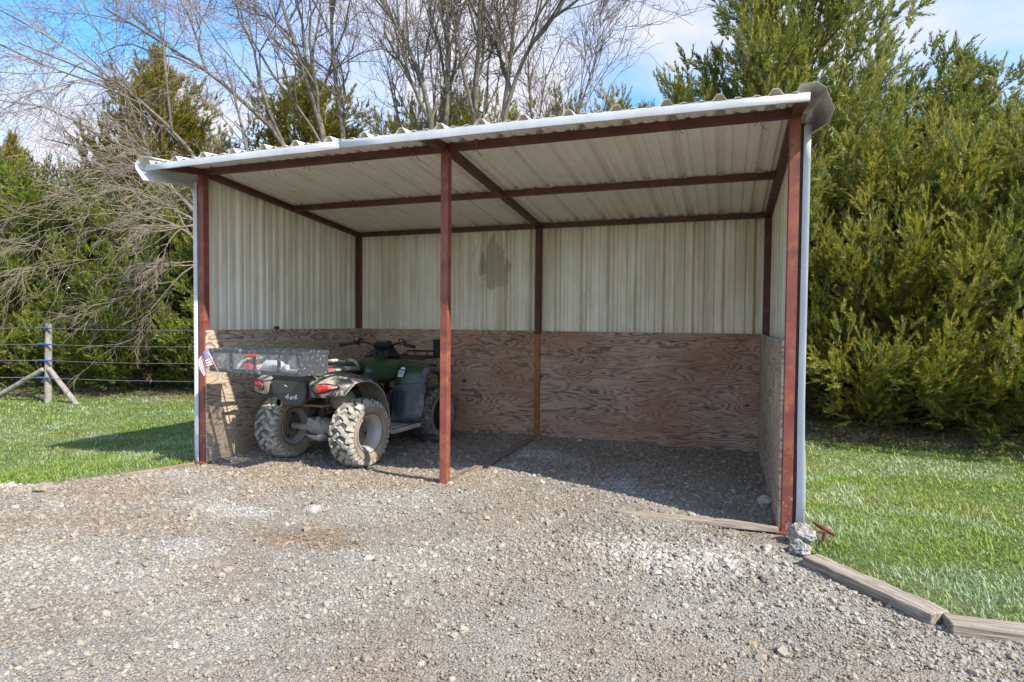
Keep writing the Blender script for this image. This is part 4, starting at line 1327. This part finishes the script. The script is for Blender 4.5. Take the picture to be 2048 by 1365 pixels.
def cedar_data(seed, Ht, Rm, n_br, n_sp, n_lf, top=1.0, base=.02, lean=(0, 0), size=1.0, fullness=.62):
    """returns (leaf verts, leaf tris, tint, tip, limb polylines)"""
    r = np.random.default_rng(seed)
    h = base+(1-base)*np.sort(r.uniform(0, 1, n_br))**1.05
    az = np.arange(n_br)*2.39996+r.normal(0, .5, n_br)
    prof = np.power(np.clip(1-h, 0, 1), fullness)*np.clip((h+.16)/.25, .55, 1)
    ln = Rm*prof*r.uniform(.62, 1.18, n_br)+.18
    el = np.radians(-6+44*h**.9+r.normal(0, 9, n_br))
    out = np.stack([np.cos(az), np.sin(az), np.zeros(n_br)], 1)
    base_p = np.stack([lean[0]*h*Ht*.5, lean[1]*h*Ht*.5, h*Ht*.90*top], 1)
    def pos(i, t):
        t = t[:, None]; L = ln[i][:, None]
        p = base_p[i]+out[i]*(L*t*np.cos(el[i])[:, None])
        zz = L*t*np.sin(el[i])[:, None]+L*.26*t*t
        p = p+np.concatenate([lean[0]*.22*L*t*t, lean[1]*.22*L*t*t, zz], 1)
        return p
    # plumes: feathery side branches standing along each limb, then sprays along each plume
    w = ln/ln.sum()
    n_pl = np.maximum(3, (w*n_br*7).astype(int))
    pb = np.repeat(np.arange(n_br), n_pl); NP = len(pb)
    tpl = np.power(r.uniform(.06, 1, NP), .78); tpl[np.cumsum(n_pl)-1] = 1.0
    q0 = pos(pb, tpl); q1 = pos(pb, np.minimum(tpl+.08, 1.08))
    d = unit(q1-q0)
    side = unit(np.cross(d, np.array([0, 0, 1.0]))); up = np.cross(side, d)
    pd = unit(d*.9+side*r.normal(0, .62, (NP, 1))+up*r.normal(.18, .40, (NP, 1))+np.array([lean[0]*.5, lean[1]*.5, .30]))
    pln = (.26+.34*ln[pb]*(1.12-.75*tpl))*r.uniform(.5, 1.35, NP)
    cnt = np.maximum(2, (pln/pln.sum()*n_br*n_sp).astype(int))
    bi = np.repeat(np.arange(NP), cnt); N = len(bi)
    t = np.power(r.uniform(0, 1, N), .75)
    rad = (.030+.12*(1-t)*np.minimum(1, 2.2*pln[bi]))*r.uniform(.2, 1.2, N)
    ro = r.normal(0, 1, (N, 3)); ro = unit(ro-(ro*pd[bi]).sum(-1, keepdims=True)*pd[bi])
    sp = q0[bi]+pd[bi]*(pln[bi]*t)[:, None]+np.array([0, 0, 1.0])*(.18*pln[bi]*t*t)[:, None]+ro*rad[:, None]
    sd = unit(pd[bi]*1.0+ro*.62+np.array([lean[0]*.2, lean[1]*.2, .30])+r.normal(0, .22, (N, 3)))
    al = r.uniform(.11, .24, N)*size*(1.1-.3*t)
    br_t = r.normal(0, .7, n_br)[pb]+r.normal(0, .8, NP)
    # tall leader plume
    nl = int(N*.03)
    st = r.uniform(.80, 1.02, nl)
    lp = np.stack([lean[0]*st*Ht*.5+r.normal(0, .05, nl)*(1.1-st)*8, lean[1]*st*Ht*.5+r.normal(0, .05, nl)*(1.1-st)*8, st*Ht*top], 1)
    sp = np.concatenate([sp, lp]); sd = np.concatenate([sd, unit(np.array([0, 0, 1.0])+r.normal(0, .35, (nl, 3)))]); al = np.concatenate([al, r.uniform(.15, .3, nl)])
    tb = np.concatenate([br_t[bi], r.normal(0, 1, nl)])
    N = len(sp)
    stint = np.clip(.46+.16*tb+r.normal(0, .15, N), 0, .98)
    bl = r.uniform(0, 1, N) < .05
    stint[bl] = 1.0
    # leaflets
    k = n_lf
    s = np.tile(np.linspace(.05, 1.0, k), (N, 1))+r.normal(0, .03, (N, k))
    o = sp[:, None, :]+sd[:, None, :]*(al[:, None]*s)[..., None]
    rv = r.normal(0, 1, (N, k, 3))
    rv = rv-(rv*sd[:, None, :]).sum(-1, keepdims=True)*sd[:, None, :]
    rv = unit(rv)
    spread = (.72-.40*s)[..., None]
    ld = unit(sd[:, None, :]+rv*spread*1.15)
    ll = (r.uniform(.034, .072, (N, k))*(1.12-.40*s)*size)[..., None]
    wv = unit(np.cross(ld, r.normal(0, 1, (N, k, 3))))
    lw = ll*r.uniform(.10, .17, (N, k, 1))
    V = np.stack([o+ld*ll*.12-wv*lw, o+ld*ll*.12+wv*lw, o+ld*ll], 2).reshape(-1, 3)
    n = N*k
    Fq = np.arange(n*3).reshape(n, 3)
    tint = np.repeat(np.clip(stint[:, None]+r.normal(0, .05, (N, k)), 0, 1).reshape(-1), 3)
    tp = np.clip(s-.2, 0, 1)*r.uniform(.4, 1.15, (N, k))
    tip = np.stack([tp*.7, tp*.7, np.clip(tp*1.2, 0, 1)], 2).reshape(-1)
    # limbs
    limbs = []
    for i in range(n_br):
        ii = np.array([i]*5); q = pos(ii, np.array([0, .25, .5, .75, .96]))
        r0 = .007+.009*ln[i]
        limbs.append((q, [r0, r0*.8, r0*.6, r0*.4, r0*.2]))
    return V, Fq, tint, tip, limbs

def fast_tubes(polys, n):
    """polys: list of (pts (k,3), radii) -> verts, quads"""
    Vs, Fs, base = [], [], 0
    ang = np.arange(n)*2*np.pi/n
    for pts, rad in polys:
        pts = np.asarray(pts); k = len(pts)
        tg = np.gradient(pts, axis=0); tg = unit(tg)
        ref = np.array([0, 0, 1.0]) if abs(tg[0, 2]) < .8 else np.array([1.0, 0, 0])
        s = unit(np.cross(tg, ref)); u = np.cross(s, tg)
        ring = pts[:, None, :]+(s[:, None, :]*np.cos(ang)[None, :, None]+u[:, None, :]*np.sin(ang)[None, :, None])*np.asarray(rad)[:, None, None]
        Vs.append(ring.reshape(-1, 3))
        i = np.arange(k-1)[:, None]*n; j = np.arange(n)[None, :]; j2 = (j+1) % n
        q = np.stack([i+j, i+j2, i+n+j2, i+n+j], -1).reshape(-1, 4)+base
        Fs.append(q); base += k*n
    return np.concatenate(Vs), np.concatenate(Fs)

CEDARS = {}
def cedar_proto(key, *a, **kw):
    V, Fq, tint, tip, limbs = cedar_data(*a, **kw)
    Ht = a[1]
    lean = kw.get('lean', (0, 0))
    tr = np.stack([lean[0]*np.linspace(0, .95, 8)*Ht*.5, lean[1]*np.linspace(0, .95, 8)*Ht*.5, np.linspace(-.3, .93*Ht, 8)], 1)
    tv, tf = fast_tubes([(tr, list(np.linspace(.17, .02, 8)*Ht/7))], 10)
    lv, lf = fast_tubes(limbs, 4)
    CEDARS[key] = ((V, Fq, tint, tip), (tv, tf), (lv, lf))
made = {}
def cedar(key, loc, rz, sc, label, color=(1, 1, 1), group='cedar trees behind the shed'):
    t = empty('cedar_tree', (loc[0], loc[1], hz(loc[0], loc[1])-.03), rz)
    t.scale = sc
    tag(t, label, 'tree', group)
    if key not in made:
        (V, Fq, tint, tip), (tv, tf), (lv, lf) = CEDARS[key]
        crown = np_mesh('crown', V, Fq, m_needle, t, {'tint': tint, 'tip': tip})
        trunk = np_mesh('trunk', tv, tf, m_cedar_bark, t, smooth=True)
        limb = np_mesh('limbs', lv, lf, m_cedar_bark, t, smooth=True)
        limb['kind'] = 'stuff'
        made[key] = (crown, trunk, limb)
        parts = made[key]
    else:
        parts = []
        for p in made[key]:
            c = p.copy(); COL.objects.link(c); c.parent = t; parts.append(c)
    for p in parts: p.color = (*color, 1)
    return t

# near trees on the right: tall and dense, tips swept up and to the right
cedar_proto('big', 5, 7.0, 2.35, 200, 84, 30, lean=(.12, -.02), size=1.22, fullness=.72)
cedar_proto('mid', 9, 6.0, 2.0, 150, 82, 30, lean=(.14, 0.0), size=1.18, fullness=.70)
cedar_proto('low', 14, 3.4, 2.0, 130, 88, 30, lean=(.08, -.05), size=1.15, fullness=.42)

cedar('big', (5.25, 6.2), 0, (1.05, 1.0, 1.25), 'tallest dark cedar rising just behind the right end of the shed', (1.0, 1.0, 1.0))
cedar('mid', (7.35, 6.2), 0.4, (.95, .95, .86), 'slim pointed cedar standing beside the tall one behind the right lawn', (1.02, 1.0, .95))
cedar('big', (9.5, 7.4), 2.1, (.9, .9, .66), 'broad cedar at the far end of the right lawn', (.95, .98, .95))
cedar('low', (6.45, 4.60), .3, (.80, .78, .95), 'low spreading cedar with tufted tips by the shed right wall', (1.08, 1.03, .9))
cedar('low', (8.2, 4.45), 1.9, (1.0, .85, 1.0), 'low spreading cedar skirting the right lawn beside a tufted one', (1.0, 1.0, .95))
cedar('mid', (3.35, 8.6), 1.2, (.85, .85, 1.02), 'cedar top peeping above the middle of the shed roof', (.95, .98, .9))
# left side: olive trees behind a low hedge
cedar('mid', (-9.8, 8.3), 3.3, (1.45, 1.35, 1.45), 'tall olive brown cedar behind the bare branches on the left', (1.25, 1.0, .75))
cedar('mid', (-5.6, 9.2), 3.0, (1.7, 1.4, 1.36), 'olive cedar half hidden behind bare trunks left of the shed', (1.22, 1.02, .75))
cedar('big', (-14.6, 6.6), 1.0, (1.0, 1.0, .92), 'yellowish cedar at the left end of the fence row', (1.3, 1.05, .7))
cedar('low', (-10.3, 5.0), .6, (1.15, 1.0, 1.25), 'low dense cedar behind the fence post', (.9, 1.0, .9))
cedar('low', (-7.6, 5.6), 2.6, (1.15, 1.0, 1.15), 'low dense cedar between the fence post and the shed', (.88, .98, .88))
cedar('low', (-5.2, 6.3), 4.1, (1.0, 1.0, 1.1), 'low dense cedar close behind the shed left corner', (.85, .95, .9))
cedar('big', (-13.0, 5.2), 4.0, (.85, .85, .62), 'squat cedar beyond the left end of the wire strands', (1.1, 1.0, .8))
cedar('low', (-1.8, 9.6), 1.3, (1.4, 1.2, 1.75), 'cedar showing between the bare trunks above the roof', (1.1, 1.0, .8))
cedar('low', (-3.2, 11.0), 2.2, (1.5, 1.3, 1.95), 'broad olive cedar far back between the leaning and forked bare trees', (1.2, 1.0, .75))
cedar('low', (.9, 11.2), .5, (1.5, 1.3, 1.75), 'broad cedar far back behind the spreading bare tree', (1.1, 1.0, .8))
cedar('big', (7.6, 10.5), 5.0, (1.0, 1.0, .80), 'cedar of the back row behind the tall right cedar', (.9, .95, .95))

# bare deciduous trees
def bare_tree(seed, stems, twig_r=.0050, levels=4, droop=0.0, child=(11, 8, 6, 4), spread=(.62, .65, .7, .75), ratio=(.64, .60, .56, .52), bias=(0, 0, 0)):
    r = np.random.default_rng(seed)
    thick, thin = [], []
    bias = np.array(bias, float)
    def grow(p, d, L, rad, lev):
        k = 6 if lev < 2 else 5
        seg = L/(k-1)
        pts = [p.copy()]; dd = d.copy()
        for i in range(k-1):
            curl = .16 if lev < 2 else .22
            dd = dd+r.normal(0, curl, 3)+np.array([0, 0, .055 if lev < 3 else .02])+bias*.05*lev+np.array([0, 0, -droop*.10*lev])
            dd = dd/np.linalg.norm(dd)
            p = p+dd*seg; pts.append(p.copy())
        rads = np.linspace(rad, max(rad*.45, twig_r*.6), k)
        (thick if rad > .016 else thin).append((np.array(pts), rads))
        branch(np.array(pts), rads, L, lev)
    def branch(pts, rads, L, lev):
        if lev >= levels: return
        n = max(2, int(child[lev]*r.uniform(.7, 1.3)))
        ts = np.sort(r.uniform(.22, 1.0, n)); ts[-1] = 1.0
        for t in ts:
            f = t*(len(pts)-1); i = min(int(f), len(pts)-2); u = f-i
            p = pts[i]*(1-u)+pts[i+1]*u
            dd = pts[i+1]-pts[i]; dd = dd/np.linalg.norm(dd)
            rv = r.normal(0, 1, 3); rv = rv-rv.dot(dd)*dd; rv = rv/np.linalg.norm(rv)
            sp = spread[lev]*r.uniform(.5, 1.15)
            nd = dd+rv*sp+np.array([0, 0, .12])
            nd = nd/np.linalg.norm(nd)
            rr_ = max((rads[i]*(1-u)+rads[i+1]*u)*r.uniform(.5, .72), twig_r)
            grow(p, nd, L*ratio[lev]*r.uniform(.65, 1.2), rr_, lev+1)
    for pts, r0, r1 in stems:
        P = np.array(pts, float); n = 14
        tt = np.linspace(0, 1, len(P)); q = np.linspace(0, 1, n)
        S = np.stack([np.interp(q, tt, P[:, j]) for j in range(3)], 1)
        for _ in range(2): S[1:-1] = .5*S[1:-1]+.25*(S[:-2]+S[2:])
        S[1:] += np.cumsum(r.normal(0, .018, (n-1, 3)), 0)
        rads = np.linspace(r0, r1, n)
        thick.append((S, rads))
        # only the upper two thirds branches
        b0 = int(n*.33)
        L = np.linalg.norm(np.diff(S[b0:], axis=0), axis=1).sum()
        branch(S[b0:], rads[b0:], L*.8, 0)
    return thick, thin
def put_bare(name, seed, stems, label, cat='tree', group='bare trees behind the shed', **kw):
    th, tn = bare_tree(seed, stems, **kw)
    root = empty(name, (stems[0][0][0][0], stems[0][0][0][1], hz(stems[0][0][0][0], stems[0][0][0][1])))
    off = np.array(root.location)
    tag(root, label, cat, group)
    v, f = fast_tubes(th, 8); np_mesh('trunk', v-off, f, m_bark, root, smooth=True)
    v, f = fast_tubes(tn, 3); o = np_mesh('crown', v-off, f, m_twig, root, smooth=True)
    return len(th), len(tn)
cnt = []
cnt.append(put_bare('bare_tree', 21, [([(-2.9, 6.1, -.3), (-3.1, 6.05, 3), (-3.2, 6, 5), (-3.8, 5.9, 6.6), (-4.5, 5.8, 8.6)], .10, .025),
                           ([(-3.0, 6.15, 0), (-3.3, 6.1, 3.2), (-4.2, 5.9, 5.0), (-6.0, 5.6, 6.6), (-8.4, 5.2, 8.0)], .085, .018),
                           ([(-2.8, 6.2, 0), (-2.75, 6.2, 4), (-3.1, 6.3, 6.2), (-3.3, 6.4, 8.8)], .085, .02)],
         'bare leaning tree with several stems behind the left bay of the shed', bias=(-.35, 0, 0)))
cnt.append(put_bare('bare_tree', 33, [([(-.6, 6.2, -.3), (-.7, 6.1, 3), (-.75, 6.0, 5), (-1.2, 6.0, 6.4), (-2.4, 5.9, 8.2)], .085, .02),
                           ([(-.5, 6.2, 0), (-.6, 6.2, 4.4), (-.5, 6.2, 6.4), (-.6, 6.2, 8.6)], .08, .02)],
         'forked bare tree behind the middle post of the shed', bias=(0, 0, 0)))
cnt.append(put_bare('bare_tree', 47, [([(.35, 6.2, -.3), (.2, 6.1, 3), (.1, 6.1, 5.2), (.2, 6.0, 6.8), (.5, 6.0, 8.6)], .085, .02),
                           ([(.45, 6.2, 0), (.5, 6.2, 4), (.75, 6.1, 5.6), (1.5, 5.9, 6.6), (2.6, 5.7, 7.0)], .07, .014),
                           ([(.4, 6.3, 0), (.45, 6.3, 4.5), (.7, 6.4, 6.6), (.9, 6.5, 8.5)], .07, .02)],
         'bare tree spreading right over the shed roof toward the tall cedar', bias=(.25, 0, 0)))
cnt.append(put_bare('bare_tree', 58, [([(-4.6, 5.3, -.4), (-4.9, 5.2, 2.2), (-5.5, 5.1, 3.6), (-6.8, 4.9, 4.6), (-9.2, 4.5, 5.3)], .075, .012),
                           ([(-4.5, 5.4, 0), (-4.8, 5.3, 2.8), (-5.6, 5.2, 4.6), (-7.4, 5.0, 6.2), (-10.2, 4.7, 7.4)], .075, .012),
                           ([(-4.4, 5.2, 0), (-4.7, 5.0, 2.0), (-5.2, 4.7, 2.9), (-6.3, 4.4, 3.3), (-7.8, 4.2, 2.8)], .05, .010),
                           ([(-4.4, 5.4, 0), (-4.3, 5.3, 3.0), (-4.5, 5.2, 4.6), (-5.0, 5.1, 6.4)], .06, .012),
                           ([(-4.4, 5.2, 0), (-4.4, 4.9, 1.8), (-4.5, 4.5, 2.5), (-4.9, 4.1, 2.3), (-5.5, 3.8, 1.5)], .04, .010),
                           ([(-4.3, 5.2, 0), (-4.2, 4.9, 2.2), (-4.3, 4.4, 3.2), (-4.6, 4.0, 3.1), (-5.3, 3.7, 2.6)], .04, .010)],
         'bare tree with long twiggy branches arching low beside the shed left wall', droop=.55, bias=(-.5, -.05, -.1), child=(8, 7, 5, 4), twig_r=.0044, spread=(.5, .55, .6, .65), ratio=(.72, .64, .60, .55)))
cnt.append(put_bare('bare_tree', 71, [([(-1.9, 7.2, -.3), (-1.8, 7.1, 3), (-1.9, 7.0, 5), (-2.4, 7.0, 6.6)], .06, .014),
                           ([(-1.8, 7.2, 0), (-1.6, 7.1, 3.4), (-1.2, 7.0, 5.2), (-.9, 7.0, 6.6)], .05, .012)],
         'thin bare tree standing back between the leaning and the forked tree', child=(10, 7, 5, 3)))
cnt.append(put_bare('bare_tree', 83, [([(1.3, 7.4, -.3), (1.4, 7.3, 3), (1.5, 7.2, 4.6), (2.0, 7.2, 6.2)], .05, .012),
                           ([(1.2, 7.4, 0), (1.2, 7.3, 3.2), (.9, 7.2, 5.0), (.8, 7.2, 6.6)], .05, .012)],
         'thin bare tree standing back behind the spreading one', child=(10, 7, 5, 3)))
print('bare', cnt)

# ------------------------------------------------------------------ grass
def grass_mat():
    t = NT('grass_blades', .6)
    geo = t.n.new('ShaderNodeNewGeometry'); pos = geo.outputs['Position']
    a = t.attr('tint')
    g = t.ramp(a, [(0.0, (.13, .205, .026)), (.4, (.20, .30, .036)), (.75, (.28, .37, .05)), (.88, (.38, .38, .10)), (1.0, (.48, .42, .19))])
    dry = t.ramp(t.noise(pos, 1.7, 6, .62), [(.50, 0.0), (.70, .75)])
    g = t.mix(dry, g, (.30, .29, .10))
    fr = t.ramp(t.noise(pos, 1.1, 7, .7, .8), [(.50, 0.0), (.60, .9)])
    g = t.mix(t.math('MULTIPLY', fr, t.ramp(a, [(.2, .2), (.8, 1.0)])), g, (.46, .55, .38))
    t.color(g)
    tr = t.n.new('ShaderNodeBsdfTranslucent'); t.l.new(g, tr.inputs['Color'])
    ms = t.n.new('ShaderNodeMixShader'); ms.inputs[0].default_value = .3
    t.l.new(t.b.outputs[0], ms.inputs[1]); t.l.new(tr.outputs[0], ms.inputs[2]); t.l.new(ms.outputs[0], t.n['Material Output'].inputs['Surface'])
    return t.m
m_grass = grass_mat()
def grass(name, label, rect, n, hgt, seed, cx, cy, dfall):
    r = np.random.default_rng(seed)
    x = r.uniform(rect[0], rect[1], n); y = r.uniform(rect[2], rect[3], n)
    d = np.hypot(x-cx, y-cy)
    k = ~inside(x, y) & (r.uniform(0, 1, n) < np.clip((dfall/d)**1.2, .1, 1))
    k &= ~((x > -.09) & (x < 4.96) & (y > -.05) & (y < 2.5))
    # timbers stay clear
    def clear(ax, ay, bx, by, w):
        L2 = (bx-ax)**2+(by-ay)**2
        t = np.clip(((x-ax)*(bx-ax)+(y-ay)*(by-ay))/L2, 0, 1)
        return np.hypot(x-ax-t*(bx-ax), y-ay-t*(by-ay)) > w
    k &= clear(4.945, -.55, 5.40, -1.075, .06) & clear(5.415, -1.115, 7.6, -1.02, .065)
    x, y, d = x[k], y[k], d[k]; n = len(x)
    pat = .5+.5*np.sin(x*3.1+2.2*np.sin(y*2.3))*np.sin(y*3.7+1.7*np.sin(x*1.9))
    fine = .5+.5*np.sin(x*17+3*np.sin(y*11+1))*np.sin(y*19+3*np.sin(x*9))
    fine2 = .5+.5*np.sin(x*41+2*np.sin(y*37))*np.sin(y*47+2*np.sin(x*29))
    cl = .45*fine+.3*fine2+.25*pat
    h = hgt*np.exp(r.normal(0, .38, n))*(.35+1.3*cl)
    lng = r.uniform(0, 1, n) < .015
    h[lng] *= r.uniform(1.6, 2.6, lng.sum())
    w = (.0022+.00062*d)*r.uniform(.7, 1.3, n)
    az = r.uniform(0, 2*np.pi, n); bend = r.uniform(.15, 1.5, n)*h
    wx, wy = np.cos(az+1.57)*w, np.sin(az+1.57)*w
    z = H(x, y)-.004
    bx, by = np.cos(az)*bend, np.sin(az)*bend
    P0 = np.stack([x-wx, y-wy, z], 1); P1 = np.stack([x+wx, y+wy, z], 1)
    P2 = np.stack([x+bx*.4+wx*.8, y+by*.4+wy*.8, z+h*.62], 1); P3 = np.stack([x+bx*.4-wx*.8, y+by*.4-wy*.8, z+h*.62], 1)
    P4 = np.stack([x+bx, y+by, z+h*.95], 1)
    V = np.stack([P0, P1, P2, P3, P4], 1).reshape(-1, 3)
    b = np.arange(n)[:, None]*5
    F3 = np.concatenate([b+np.array([[0, 1, 2]]), b+np.array([[0, 2, 3]]), b+np.array([[3, 2, 4]])])
    tint = np.repeat(np.clip(.40+.3*(cl-.5)+r.normal(0, .22, n)+.45*lng, 0, 1), 5)
    o = np_mesh(name, V, F3, m_grass, None, {'tint': tint})
    tag(o, label, 'grass', kind='stuff')
    return n
print('grass', grass('lawn_grass', 'short mown green grass between the right timbers and the cedars', (4.85, 10.5, -2.0, 5.2), 330000, .019, 1, 5.2, -1.2, 1.7),
      grass('lawn_grass', 'short mown green grass left of the shed up to the fence', (-11, .0, -2.2, 6.0), 330000, .020, 2, -.3, -1.0, 2.2))
# straw and dead leaves under the hedge
def litter():
    r = np.random.default_rng(5); n = 16000
    x = np.concatenate([r.uniform(4.9, 10.5, n//2), r.uniform(-11, -.2, n//2)])
    line = np.where(x > 2, 3.75, 4.9+.36*(x+5.0))
    y = line+r.normal(.1, .30, n)
    a = r.uniform(0, 6.28, n); L = r.uniform(.012, .045, n); w = r.uniform(.004, .014, n)
    z = H(x, y)+r.uniform(.008, .03, n)
    c, s = np.cos(a), np.sin(a); tz = r.normal(0, .3, n)*L
    P = [np.stack([x-c*L, y-s*L, z-tz], 1), np.stack([x-s*w, y+c*w, z+.004], 1), np.stack([x+c*L, y+s*L, z+tz], 1), np.stack([x+s*w, y-c*w, z], 1)]
    V = np.stack(P, 1).reshape(-1, 3)
    o = np_mesh('leaf_litter', V, np.arange(n*4).reshape(n, 4), simple('dead_leaves', (.36, .27, .17), (.17, .12, .075), 3, .9), None)
    tag(o, 'brown dead leaves strewn along the foot of the cedars', 'leaf litter', kind='stuff')
litter()
